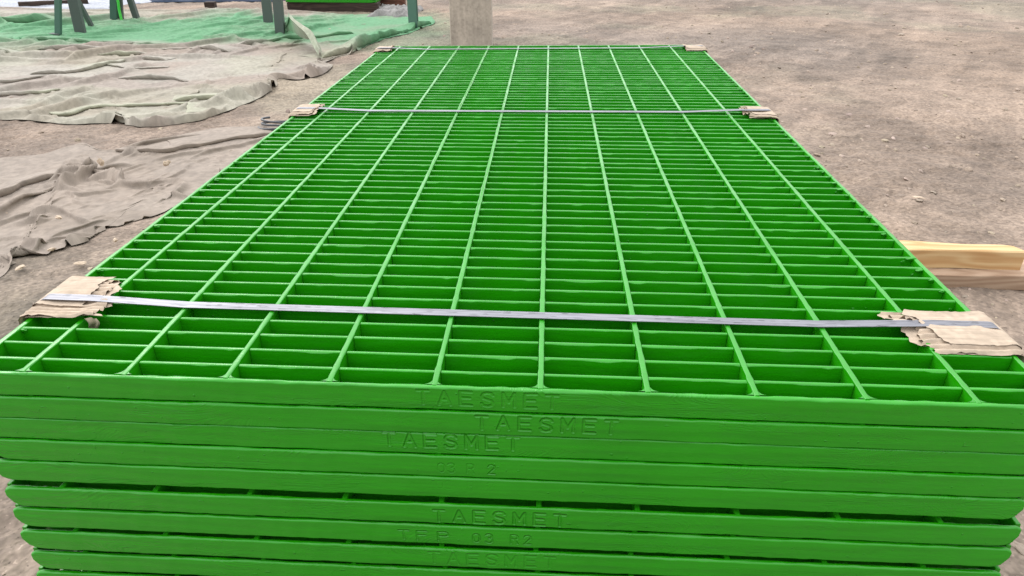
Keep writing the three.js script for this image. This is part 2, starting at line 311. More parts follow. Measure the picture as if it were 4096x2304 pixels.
function makeGrating(label, pos, turn, level, { fine = false, group, tilt = 0 } = {}) {
  const g = thing('steel_grating', label, 'grating', pos, turn, group);
  g.rotation.z = tilt;
  const marked = level >= 0 && level < 11;
  const front = barGeo([[0, endLen]], { w: 0.0056, r: 0.002, step: marked ? 0.005 : 0.05, amp: marked ? 0.0008 : 0, seed: 830 + level, endR: 0.016, drip: marked ? 0.0003 : 0 });
  const fm = marked ? mat({ color: lin(...GREEN), map: paintTone, roughness: 1, roughnessMap: rep(paintGloss, 2, 1), bumpMap: endFaceBump(level), bumpScale: 0.0032 }) : paint;
  lay('end_bar', front, fm, g, S(XL - 0.001, 0, 0), S(XL - 0.001 + endLen, 0, 0));
  lay('end_bar', endBack, paint, g, S(XL - 0.001, 0, BACK), S(xr(BACK) + 0.001, 0, BACK));
  for (const [xa, xb] of [[XL, XL], [xr(0), xr(BACK)]]) lay('side_bar', fine ? sideFine : sidePlain, paint, g, S(xa, -0.0006, -0.004), S(xb, -0.0006, BACK + 0.004));
  longX.forEach((x, i) => lay('long_bar', fine ? longFine[i] : longPlain, paint, g, S(x, 0.0005, -0.0012), S(x, 0.0005, BACK + 0.0012)));
  crossZ.forEach((z, i) => lay('cross_bar', fine ? crossFine[i] : crossPlain[Math.min(2, Math.floor(z / BACK * 3))], paint, g, S(0, -0.0012, z), S(1, -0.0012, z)));
  if (fine) { const b = mesh('weld_beads', beads, paint, g); b.userData.kind = 'stuff'; }
  return g;
}
const layerY = [0, -0.0272, -0.0537, -0.0803, -0.1073, -0.1407, -0.1695, -0.2012, -0.2322];
for (let k = 1; k <= 8; k++) layerY.push(-0.2322 - 0.03018 * k);
const layerZ = [0, 0.0018, 0.0012, 0.0038, 0.0052, 0.0085, 0.0096, 0.0115, 0.0122, 0.0138, 0.0146, 0.010, 0.012, 0.009, 0.011, 0.0105, 0.012];
const layerX = [0, 0.001, -0.001, 0.0005, -0.004, 0.001, 0.0005, -0.001, 0.0015, -0.0012, 0.0007, -0.001, 0.001, 0, 0.0015, -0.001, 0];
const ord = ['topmost', 'second', 'third', 'fourth', 'fifth', 'sixth', 'seventh', 'eighth', 'ninth', 'tenth', 'eleventh', 'twelfth', 'thirteenth', 'fourteenth', 'fifteenth', 'sixteenth', 'lowest'];
const note = [', its bars crossed by three steel straps', ', large letters right of centre', ', large letters left of centre', ', faintly stamped 03 R2', ', its letters nearly painted over', ', large letters below a dark gap', ', stamped TFP 03 R2', ', large letters fading rightward', ', its end bar unlettered'];
layerY.forEach((y, k) => makeGrating(k ? `${ord[k]} green grating from the top of the stack${note[k] ?? ''}` : `topmost green steel grating of the strapped stack${note[0]}`, [layerX[k], TOP + y, layerZ[k]], 0, k, { fine: k < 2, group: 'gratings in the strapped stack' }));

// ---------------------------------------------------------------- packing straps and cardboard edge pads
const straps = [
  { zl: -0.1435, zr: -0.122, zs: 'front', w: 0.0132 },
  { zl: -1.003, zr: -1.066, w: 0.0132 },
  { zl: -1.824, zr: -1.898, w: 0.0132 },
];
// line along the top for the strap: heights follow the panel and the pads
function strapGeo({ zl, zr, w }) {
  const path = [], low = 0.118, top = (x, z) => TOP + twist(x, z) + 0.0018;
  // undo the apparent slant that the twisted panel gives
  const zc = (zl + zr) / 2, dz = (zr - zl) * 0.12, za = zc - dz, zb = zc + dz, xo = XL - 0.0105, xi = xr(zc) + 0.0105;
  const Z = (x) => lerp(za, zb, (x - XL) / 1.04);
  path.push([xo, low], [xo, TOP - 0.02]);
  for (let a = 0; a <= 6; a++) { const t = Math.PI - a / 6 * Math.PI / 2; path.push([xo + 0.012 + 0.012 * Math.cos(t), TOP + twist(xo, za) + 0.0075 - 0.012 + 0.012 * Math.sin(t)]); }
  for (const x of [XL + 0.03, XL + 0.05]) path.push([x, top(x, za) + 0.0055]);
  for (const x of longX.slice(1, 9)) path.push([x, top(x, Z(x)) + 0.0004]);
  for (const x of [xr(zc) - 0.06, xr(zc) - 0.03]) path.push([x, top(x, zb) + 0.0055]);
  for (let a = 0; a <= 6; a++) { const t = Math.PI / 2 - a / 6 * Math.PI / 2; path.push([xi - 0.012 + 0.012 * Math.cos(t), TOP + twist(xi, zb) + 0.0075 - 0.012 + 0.012 * Math.sin(t)]); }
  path.push([xi, TOP - 0.02], [xi, low]);
  const P = [], U = [], I = []; let s = 0;
  path.push(path[0].slice());
  const N = path.length, t = 0.0007;
  for (let i = 0; i < N; i++) {
    const a = path[(i - 1 + N) % N], b = path[(i + 1) % N], q = path[i], dx = b[0] - a[0], dy = b[1] - a[1], l = Math.hypot(dx, dy) || 1, nx = -dy / l, ny = dx / l;
    if (i) s += Math.hypot(q[0] - path[i - 1][0], q[1] - path[i - 1][1]);
    const z = Z(q[0]);
    for (const [o, e] of [[t, w / 2], [t, -w / 2], [0, -w / 2], [0, w / 2]]) { P.push(q[0] + nx * o, q[1] + ny * o, z + e); U.push(s, e > 0 ? 0 : 1); }
  }
  for (let i = 0; i < N - 1; i++) for (let k = 0; k < 4; k++) { const A = i * 4 + k, B = i * 4 + (k + 1) % 4; I.push(A, A + 4, B, B, A + 4, B + 4); }
  const g = new THREE.BufferGeometry(); g.setAttribute('position', new THREE.Float32BufferAttribute(P, 3)); g.setAttribute('uv', new THREE.Float32BufferAttribute(U, 2)); g.setIndex(I);
  const n = g.toNonIndexed(); n.computeVertexNormals(); return n;
}
const where = ['nearest the camera, across the fourth row of cells', 'across the middle of the stack', 'along the far end of the stack'];
straps.forEach((s, i) => single('packing_strap', strapGeo(s), steel, `flat steel packing strap ${where[i]}`, 'strap', 'packing straps round the stack'));

// a torn piece of corrugated cardboard bent over the side of the stack
function pad(label, side, z0, z1, reach, { seed, jag = 0.012, drop = 0.05, peel = 0.012, skew = 0, bare = 0.013, flap } = {}) {
  const zc = (z0 + z1) / 2, xe = side < 0 ? XL - 0.0028 : xr(zc) + 0.0028, half = Math.abs(z1 - z0) / 2;
  const g = thing('cardboard_pad', label, 'cardboard', [xe, TOP + twist(xe, zc), zc], 0, 'cardboard pads under the straps');
  const rb = 0.006, bend = rb * Math.PI / 2;
  // arc length from the edge: negative inward over the top, positive down the side
  const at = (l, z, off) => {
    const out = -side; let x, y; const flat = -l;
    if (l <= 0) { x = out * (flat); y = off; const lift = 0.010 * ss(reach * 0.72, reach, flat) * (vn(z * 60, seed, seed) - 0.3); y += lift; const sag = 0.002 * Math.sin(z * 90 + seed); y += sag * ss(0, 0.02, flat); } else if (l < bend) { const a = l / rb; x = -out * (rb + off) * Math.sin(a); y = -rb + (rb + off) * Math.cos(a); } else { x = -out * (rb + off); y = -rb - (l - bend); }
    return [x + side * 0.001, y + 0.0012 + twist(xe + out * flat, zc + z) * 0 , z];
  };
  const edge = (z, s) => (vn(z * 60, 3, seed + s) - 0.5) * jag * 1.6 + (vn(z * 300, 3, seed + s + 1) - 0.5) * jag * 0.5 + skew * (z / half);
  const rag = (u, s) => (vn(u * 5, 5, seed + s) - 0.5) * 0.004 + (vn(u * 40, 5, seed + s) - 0.5) * 0.0014;
  const layer = (name, off, back, wave, s, zin) => {
    const nu = 34, nv = 46;
    mesh(name, sheet(nu, nv, (u, v) => {
      let z = lerp(-half + zin[0] + rag(u, s + 7), half - zin[1] + rag(u, s + 9), v);
      const l0 = -(reach - back + edge(z, s)), l1 = bend + drop + rag(v, s + 11);
      const l = lerp(l0, l1, Math.pow(u, 0.9));
      const crush = 0.0003 * (vn(l * 90, z * 90, seed + s) - 0.5);
      return at(l, z, off + crush + (wave ? 0.0021 * Math.sin(z / 0.0085 * 2 * Math.PI) : 0));
    }, { uv: (u, v, p) => [p[0] + p[1], p[2]] }), cardboard, g);
  };
  layer('inner_liner', 0.0004, 0, false, 10, [0, 0.0]);
  layer('fluting', 0.0025, 0.002, true, 20, [0.001, 0.001]);
  layer('outer_liner', 0.0052, peel, false, 30, [0.0, bare]);
  if (flap) mesh('torn_flap', sheet(8, 12, (u, v) => { const w = 0.015 * (1 - 0.4 * v), x = flap[0] + (u - 0.5) * w + 0.003 * Math.sin(v * 7), y = 0.005 - 0.024 * v; return [x, y, flap[1] + 0.0025 * Math.sin(v * 5 + 1) + 0.0015 * Math.sin(u * 9)]; }, { uv: (u, v, p) => [p[0], p[1]] }), cardboard, g);
  return g;
}
pad('torn cardboard pad under the nearest strap, left side, with flutes bared', -1, -0.192, -0.097, 0.070, { seed: 3, peel: 0.016, skew: 0.012, bare: 0.026, flap: [0.074, 0.0465] });
pad('torn cardboard pad under the nearest strap, right side', 1, -0.164, -0.082, 0.092, { seed: 14, peel: 0.016, skew: -0.008 });
pad('small cardboard pad under the middle strap, left side', -1, -1.066, -0.985, 0.05, { seed: 25, jag: 0.006, peel: 0.004 });
pad('small cardboard pad under the middle strap, right side', 1, -1.075, -0.99, 0.058, { seed: 36, jag: 0.008, peel: 0.006 });
pad('small cardboard pad under the farthest strap, left corner', -1, -1.9, -1.82, 0.05, { seed: 47, jag: 0.005, peel: 0.004 });
pad('small cardboard pad under the farthest strap, right corner', 1, -1.905, -1.825, 0.062, { seed: 58, jag: 0.005, peel: 0.004 });

// ---------------------------------------------------------------- bearers under the stack
function beamGeo(l, h, d, seed, amp = 0.002) {
  const g = new RoundedBoxGeometry(l, h, d, 2, 0.006), p = g.attributes.position, u = g.attributes.uv;
  for (let k = 0; k < p.count; k++) { const x = p.getX(k), y = p.getY(k), z = p.getZ(k); p.setXYZ(k, x, y + (vn(x * 5, z * 9, seed) - 0.5) * amp, z + (vn(x * 5, y * 9 + 4, seed) - 0.5) * amp); u.setXY(k, x * 0.9, (z + y) * 3.1); }
  return g;
}
const yellowWood = woodMaterial(1201, [0.85, 0.74, 0.56], [0.72, 0.55, 0.36]);
const greyWood = woodMaterial(1301, [0.72, 0.62, 0.53], [0.58, 0.47, 0.38], 0.9);
const darkWood = woodMaterial(1401, [0.32, 0.26, 0.22], [0.17, 0.13, 0.11], 0.9);
// a sawn beam along x with its wane (rounded bark edge) at the top back and a broken far end
function sawnBeam(name, label, m, c, l, h, d, { wane = 0, seed = 1, cut = 0, turn = 0 } = {}) {
  const n = 60, prof = 20, P = [], U = [], I = [];
  const ring = (x) => { const o = [], ww = wane * (0.55 + 0.8 * vn(x * 3, 2, seed)); const pts = [[-d / 2, -h / 2], [d / 2, -h / 2], [d / 2, h / 2 - 0.003], [d / 2 - 0.003, h / 2], [-d / 2 + ww * 1.5, h / 2], [-d / 2 + ww * 0.5, h / 2 - ww * 0.35], [-d / 2, h / 2 - ww * 1.1]]; return pts; };
  const m7 = 7;
  for (let i = 0; i <= n; i++) { const x = -l / 2 + l * i / n, r = ring(x); let s = 0; for (let k = 0; k <= m7; k++) { const q = r[k % m7]; if (k) s += Math.hypot(q[0] - r[k - 1][0], q[1] - r[k - 1][1]); const ex = i === n ? cut * (q[0] / d) : 0; P.push(x + ex, q[1] + (vn(x * 8, k % m7, seed) - 0.5) * 0.003, q[0] + (vn(x * 7, (k % m7) + 9, seed) - 0.5) * 0.003); U.push(x * 0.8, s * 2.6 + 0.13 * seed); } }
  for (let i = 0; i < n; i++) for (let k = 0; k < m7; k++) { const A = i * (m7 + 1) + k; I.push(A, A + m7 + 1, A + 1, A + 1, A + m7 + 1, A + m7 + 2); }
  for (const e of [0, n]) { const s = P.length / 3; for (let k = 0; k < m7; k++) { const o = (e * (m7 + 1) + k) * 3; P.push(P[o], P[o + 1], P[o + 2]); U.push(P[o + 2] * 3, P[o + 1] * 3); } for (let k = 1; k < m7 - 1; k++) e ? I.push(s, s + k, s + k + 1) : I.push(s, s + k + 1, s + k); }
  const g = new THREE.BufferGeometry(); g.setAttribute('position', new THREE.Float32BufferAttribute(P, 3)); g.setAttribute('uv', new THREE.Float32BufferAttribute(U, 2)); g.setIndex(I);
  const ng = g.toNonIndexed(); ng.computeVertexNormals();
  const o = single(name, ng, m, label, 'timber', 'timber bearers'); o.position.set(...c); o.rotation.y = turn; return o;
}
sawnBeam('timber_bearer', 'yellow sawn timber bearer with bark edge, sticking out right of the stack', yellowWood, [0.43, 0.0895, -1.485], 2.09, 0.06, 0.085, { wane: 0.022, seed: 5, cut: 0.03 });
sawnBeam('timber_bearer', 'grey brown plank lying flat under the yellow timber bearer', greyWood, [0.72, 0.036, -1.495], 2.5, 0.046, 0.19, { wane: 0.008, seed: 9 });
sawnBeam('timber_bearer', 'thick timber bearer under the near end of the stack', greyWood, [0, 0.0575, -0.38], 0.98, 0.122, 0.1, { seed: 13 });

// ---------------------------------------------------------------- dust sheets on the ground
function crv(pts) { // resample a polyline evenly
  const L = [0]; for (let i = 1; i < pts.length; i++) L.push(L[i - 1] + Math.hypot(pts[i][0] - pts[i - 1][0], pts[i][1] - pts[i - 1][1]));
  const c = new THREE.CatmullRomCurve3(pts.map((p) => V(p[0], 0, p[1])), false, 'centripetal'), n = pts.length - 1, T = L[n];
  return (s) => { const d = s * T; let i = 0; while (i < n - 1 && L[i + 1] < d) i++; const q = c.getPoint((i + (d - L[i]) / (L[i + 1] - L[i] || 1)) / n); return [q.x, q.z]; };
}

// crease lines (x, z, height) -> height map of flat facets between them
function facets(creases, step, x0, z0, cell, w, h, blur) {
  const pts = [];
  for (const c of creases) for (let i = 0; i < c.length; i++) {
    pts.push(c[i].slice());
    if (i < c.length - 1) { const n = Math.floor(Math.hypot(c[i + 1][0] - c[i][0], c[i + 1][1] - c[i][1]) / step); for (let k = 1; k < n; k++) pts.push([0, 1, 2].map((q) => lerp(c[i][q], c[i + 1][q], k / n))); }
  }
  pts.forEach((p, i) => { p[0] += (hash(i, 1, 8) - 0.5) * 1e-3; p[1] += (hash(i, 2, 8) - 0.5) * 1e-3; });
  const X = w * cell, Z = h * cell, n0 = pts.length; // frame on the ground round it
  for (let i = 0; i <= 8; i++) { pts.push([x0 - 0.2 + i / 8 * (X + 0.4), z0 - 0.2, 0], [x0 - 0.2 + i / 8 * (X + 0.4) + 1e-3, z0 + Z + 0.2, 0]); }
  const S = pts.length; pts.push([x0 - 60, z0 - 50, 0], [x0 + 70, z0 - 55, 0], [x0, z0 + 90, 0]);
  const circ = (a, b, c) => { const [ax, ay] = pts[a], [bx, by] = pts[b], [cx, cy] = pts[c], d = 2 * (ax * (by - cy) + bx * (cy - ay) + cx * (ay - by)) || 1e-12, A = ax * ax + ay * ay, B = bx * bx + by * by, C = cx * cx + cy * cy, ux = (A * (by - cy) + B * (cy - ay) + C * (ay - by)) / d, uy = (A * (cx - bx) + B * (ax - cx) + C * (bx - ax)) / d; return { a, b, c, ux, uy, r: (ax - ux) ** 2 + (ay - uy) ** 2 }; };
  let tri = [circ(S, S + 1, S + 2)];
  for (let i = 0; i < S; i++) {
    const [x, y] = pts[i], edges = new Map(), keep = [];
    for (const t of tri) { if ((x - t.ux) ** 2 + (y - t.uy) ** 2 < t.r) for (const [p, q] of [[t.a, t.b], [t.b, t.c], [t.c, t.a]]) { const k = p < q ? p * 1e5 + q : q * 1e5 + p; edges.has(k) ? edges.set(k, null) : edges.set(k, [p, q]); } else keep.push(t); }
    tri = keep; for (const e of edges.values()) if (e) tri.push(circ(e[0], e[1], i));
  }
  let M = new Float32Array(w * h);
  for (const t of tri) {
    if (t.a >= S || t.b >= S || t.c >= S) continue;
    const [ax, ay, ah] = pts[t.a], [bx, by, bh] = pts[t.b], [cx, cy, ch] = pts[t.c], d = (by - cy) * (ax - cx) + (cx - bx) * (ay - cy); if (Math.abs(d) < 1e-12) continue;
    const i0 = Math.max(0, Math.ceil((Math.min(ax, bx, cx) - x0) / cell)), i1 = Math.min(w - 1, Math.floor((Math.max(ax, bx, cx) - x0) / cell)), j0 = Math.max(0, Math.ceil((Math.min(ay, by, cy) - z0) / cell)), j1 = Math.min(h - 1, Math.floor((Math.max(ay, by, cy) - z0) / cell));
    for (let j = j0; j <= j1; j++) for (let i = i0; i <= i1; i++) { const x = x0 + i * cell, y = z0 + j * cell, u = ((by - cy) * (x - cx) + (cx - bx) * (y - cy)) / d, v = ((cy - ay) * (x - cx) + (ax - cx) * (y - cy)) / d, q = 1 - u - v; if (u >= -1e-6 && v >= -1e-6 && q >= -1e-6) M[j * w + i] = u * ah + v * bh + q * ch; }
  }
  for (let r = 0; r < blur; r++) { const N = M.slice(); for (let j = 1; j < h - 1; j++) for (let i = 1; i < w - 1; i++) { const k = j * w + i; N[k] = (M[k] * 2 + M[k - 1] + M[k + 1] + M[k - w] + M[k + w]) / 6; } M = N; }
  return (x, z) => { const fx = Math.min(w - 1.001, Math.max(0, (x - x0) / cell)), fz = Math.min(h - 1.001, Math.max(0, (z - z0) / cell)), i = Math.floor(fx), j = Math.floor(fz), a = fx - i, b = fz - j, k = j * w + i; return lerp(lerp(M[k], M[k + 1], a), lerp(M[k + w], M[k + w + 1], a), b); };
}
// cloth settling on the ground: distances kept between neighbours, gravity, friction; surplus cloth buckles into folds
function settle(nu, nv, X, floor, rest, pinned, { steps = 110, iters = 10, bend = 0.12, g = 0.0006 } = {}) {
  const W = nu + 1, N = W * (nv + 1), Q = X.slice(), con = [];
  const add = (a, b, k, s) => con.push(a, b, rest(a, b) * s, k);
  for (let j = 0; j <= nv; j++) for (let i = 0; i <= nu; i++) {
    const a = j * W + i;
    if (i < nu) add(a, a + 1, 1, 1); if (j < nv) add(a, a + W, 1, 1);
    if (i < nu && j < nv) { add(a, a + W + 1, 0.5, 1); add(a + 1, a + W, 0.5, 1); }
    if (i < nu - 1) add(a, a + 2, bend, 1); if (j < nv - 1) add(a, a + 2 * W, bend, 1);
  }
  const C = new Float64Array(con), M = C.length;
  for (let st = 0; st < steps; st++) {
    const damp = 0.9;
    for (let i = 0; i < N; i++) { if (pinned[i]) continue; const k = i * 3, touch = X[k + 1] < floor[i] + 0.002; for (let c = 0; c < 3; c++) { const v = (X[k + c] - Q[k + c]) * (touch && c !== 1 ? 0.35 : damp); Q[k + c] = X[k + c]; X[k + c] += v; } X[k + 1] -= g; }
    for (let it = 0; it < iters; it++) {
      for (let q = 0; q < M; q += 4) {
        const a = C[q] * 3, b = C[q + 1] * 3, dx = X[b] - X[a], dy = X[b + 1] - X[a + 1], dz = X[b + 2] - X[a + 2], d = Math.sqrt(dx * dx + dy * dy + dz * dz) + 1e-9;
        const f = 0.5 * C[q + 3] * (d - C[q + 2]) / d, pa = pinned[C[q]], pb = pinned[C[q + 1]];
        if (!pa) { X[a] += dx * f; X[a + 1] += dy * f; X[a + 2] += dz * f; } if (!pb) { X[b] -= dx * f; X[b + 1] -= dy * f; X[b + 2] -= dz * f; }
      }
      for (let i = 0; i < N; i++) if (X[i * 3 + 1] < floor[i]) X[i * 3 + 1] = floor[i];
    }
  }
}
function dustSheet(name, label, { bottom, right, top, height, nu, nv, wr, slack, seed, tone, bendK = 0.15, gain = 1, steps = 70, pin = 0.5 }) {
  const B = crv(bottom), T = crv(top), Rr = crv(right), Lf = (t) => [lerp(top[0][0], bottom[0][0], t), lerp(top[0][1], bottom[0][1], t)];
  const c00 = T(0), c10 = T(1), c01 = B(0), c11 = B(1);
  const flat = (u, v) => { const b = B(u), t = T(u), l = Lf(v), r = Rr(v); return [0, 1].map((k) => (1 - v) * t[k] + v * b[k] + (1 - u) * l[k] + u * r[k] - ((1 - u) * (1 - v) * c00[k] + u * (1 - v) * c10[k] + (1 - u) * v * c01[k] + u * v * c11[k])); };
  const W = nu + 1, N = W * (nv + 1), X = new Float64Array(N * 3), F = new Float64Array(N * 2), floor = new Float64Array(N), pinned = new Uint8Array(N), sl = new Float64Array(N);
  for (let j = 0; j <= nv; j++) for (let i = 0; i <= nu; i++) {
    const k = j * W + i, [x, z] = flat(i / nu, j / nv);
    floor[k] = gh(x, z) + Math.max(0, ghFine(x, z)) * 0.4 + 0.006; F[k * 2] = x; F[k * 2 + 1] = z;
    X[k * 3] = x; X[k * 3 + 2] = z; X[k * 3 + 1] = floor[k] + gain * height(x, z) + wr * fbm(x * 6, z * 6, seed, 3);
    sl[k] = slack * (0.1 + 1.4 * ss(0.38, 0.68, fbm(x * 1.1, z * 1.1, seed + 7, 2)));
    if (i === 0 || j === 0) pinned[k] = 1;
    if ((j === nv || i === nu) && hash(i >> 2, j >> 2, seed) < pin) pinned[k] = 1;
    if (pinned[k]) X[k * 3 + 1] = floor[k];
  }
  const I0 = X.slice();
  settle(nu, nv, X, floor, (a, b) => { const fl = Math.hypot(F[a * 2] - F[b * 2], F[a * 2 + 1] - F[b * 2 + 1]), d3 = Math.hypot(I0[a * 3] - I0[b * 3], I0[a * 3 + 1] - I0[b * 3 + 1], I0[a * 3 + 2] - I0[b * 3 + 2]); return Math.max(fl * (1 + (sl[a] + sl[b]) / 2), d3); }, pinned, { bend: bendK, steps, iters: 10 });
  const at = (u, v) => (Math.round(v * nv) * W + Math.round(u * nu)) * 2;
  const g = sheet(nu, nv, (u, v, i, j) => { const k = (j * W + i) * 3; return [X[k], X[k + 1], X[k + 2]]; }, { uv: (u, v) => { const k = at(u, v); return [F[k], F[k + 1]]; }, color: (u, v) => { const k = at(u, v); return tone(F[k], F[k + 1]); } });
  const o = thing(name, label, 'dust sheet'); mesh('spread', g, clothMat, o);
  return o;
}
// a fold of cloth lying over itself along a crease line: rises from behind, rounds over and tucks under on the near side
function foldStrip(parent, line, { back = 0.14, h = 0.04, lip = 0.04, seed = 1, clean = 1 } = {}) {
  const C = crv(line), len = line.reduce((a, p, i) => (i ? a + Math.hypot(p[0] - line[i - 1][0], p[1] - line[i - 1][1]) : 0), 0), n = Math.max(12, Math.round(len / 0.022));
  const prof = [[1, -0.15], [0.7, 0.2], [0.4, 0.55], [0.16, 0.88], [0.04, 0.99], [-0.02, 1], [-0.06, 0.9], [-0.09, 0.62], [-0.08, 0.3], [-0.04, 0.05], [0.02, -0.1]];
  const g = sheet(n, prof.length - 1, (u, v, i, j) => {
    const [x, z] = C(u), [xa, za] = C(Math.max(0, u - 0.02)), [xb, zb] = C(Math.min(1, u + 0.02)), l = Math.hypot(xb - xa, zb - za) || 1, tx = (xb - xa) / l, tz = (zb - za) / l;
    const s = u * len, end = Math.min(1, Math.min(u, 1 - u) * len / 0.22), k = Math.sqrt(Math.max(0, end)) * (0.15 + 1.2 * vn(s * 3.4, 1, seed) + 0.3 * (vn(s * 14, 2, seed) - 0.5));
    const [d, y] = prof[j], jit = 0.05 * (vn(s * 4, 7, seed) - 0.5) + 0.02 * (vn(s * 15, 7, seed) - 0.5);
    const off = (d > 0 ? d * back * (0.6 + 0.8 * vn(s * 2.3, 3, seed)) : d * lip * 4.2 * k) - jit, wr = 0.006 * (ridged(s * 7, j * 0.55, seed + 5, 2) - 0.5) * (y > 0.1 ? 1 : 0);
    const px = x + tz * off, pz = z - tx * off; // the near side lies at -off
    return [px, gh(px, pz) + 0.008 + Math.max(-0.004, h * k * y + wr), pz];
  }, { uv: (u, v, p) => [p[0] + p[1], p[2]], color: (u, v, p) => parent.userData.tone(p[0], p[2], clean * (0.35 + 0.65 * ss(0.1, 0.5, v))) });
  mesh('fold', g, clothMat, parent);
}
const dirtOn = (x, z, c, amount, s) => { const d = ss(0.45, 0.75, fbm(x * 2.3, z * 2.3, s, 4)) * amount, k = 0.9 + 0.22 * (fbm(x * 7, z * 7, s + 5, 3) - 0.5), soil = [0.33, 0.265, 0.215]; return c.map((v, i) => lerp(v * k, soil[i], d)); };
const green = [0.10, 0.31, 0.145];
const toneA = (x, z, clean = 0) => {
  let c = dirtOn(x, z, [0.355, 0.30, 0.255], 0.75, 1551);
  const cl = Math.min(1, clean + 0.75 * ss(0.48, 0.62, fbm(x * 1.7, z * 2.2, 1557, 3))); c = c.map((q, i) => lerp(q, [0.425, 0.395, 0.335][i] * (0.9 + 0.25 * (fbm(x * 8, z * 8, 1559, 2) - 0.5)), cl * 0.85));
  const yl = (0.25 + 0.5 * clean) * ss(0.45, 0.62, fbm(x * 1.4, z * 1.4, 1561, 3)); c = [lerp(c[0], 0.385, yl), lerp(c[1], 0.40, yl), lerp(c[2], 0.275, yl)];
  const hemG = 0.35 * ss(-1.75, -1.35, x) * ss(-5, -6, z), g = Math.min(0.92, paintSpray(x, z) + hemG);
  return c.map((q, i) => lerp(q, green[i], g));
};
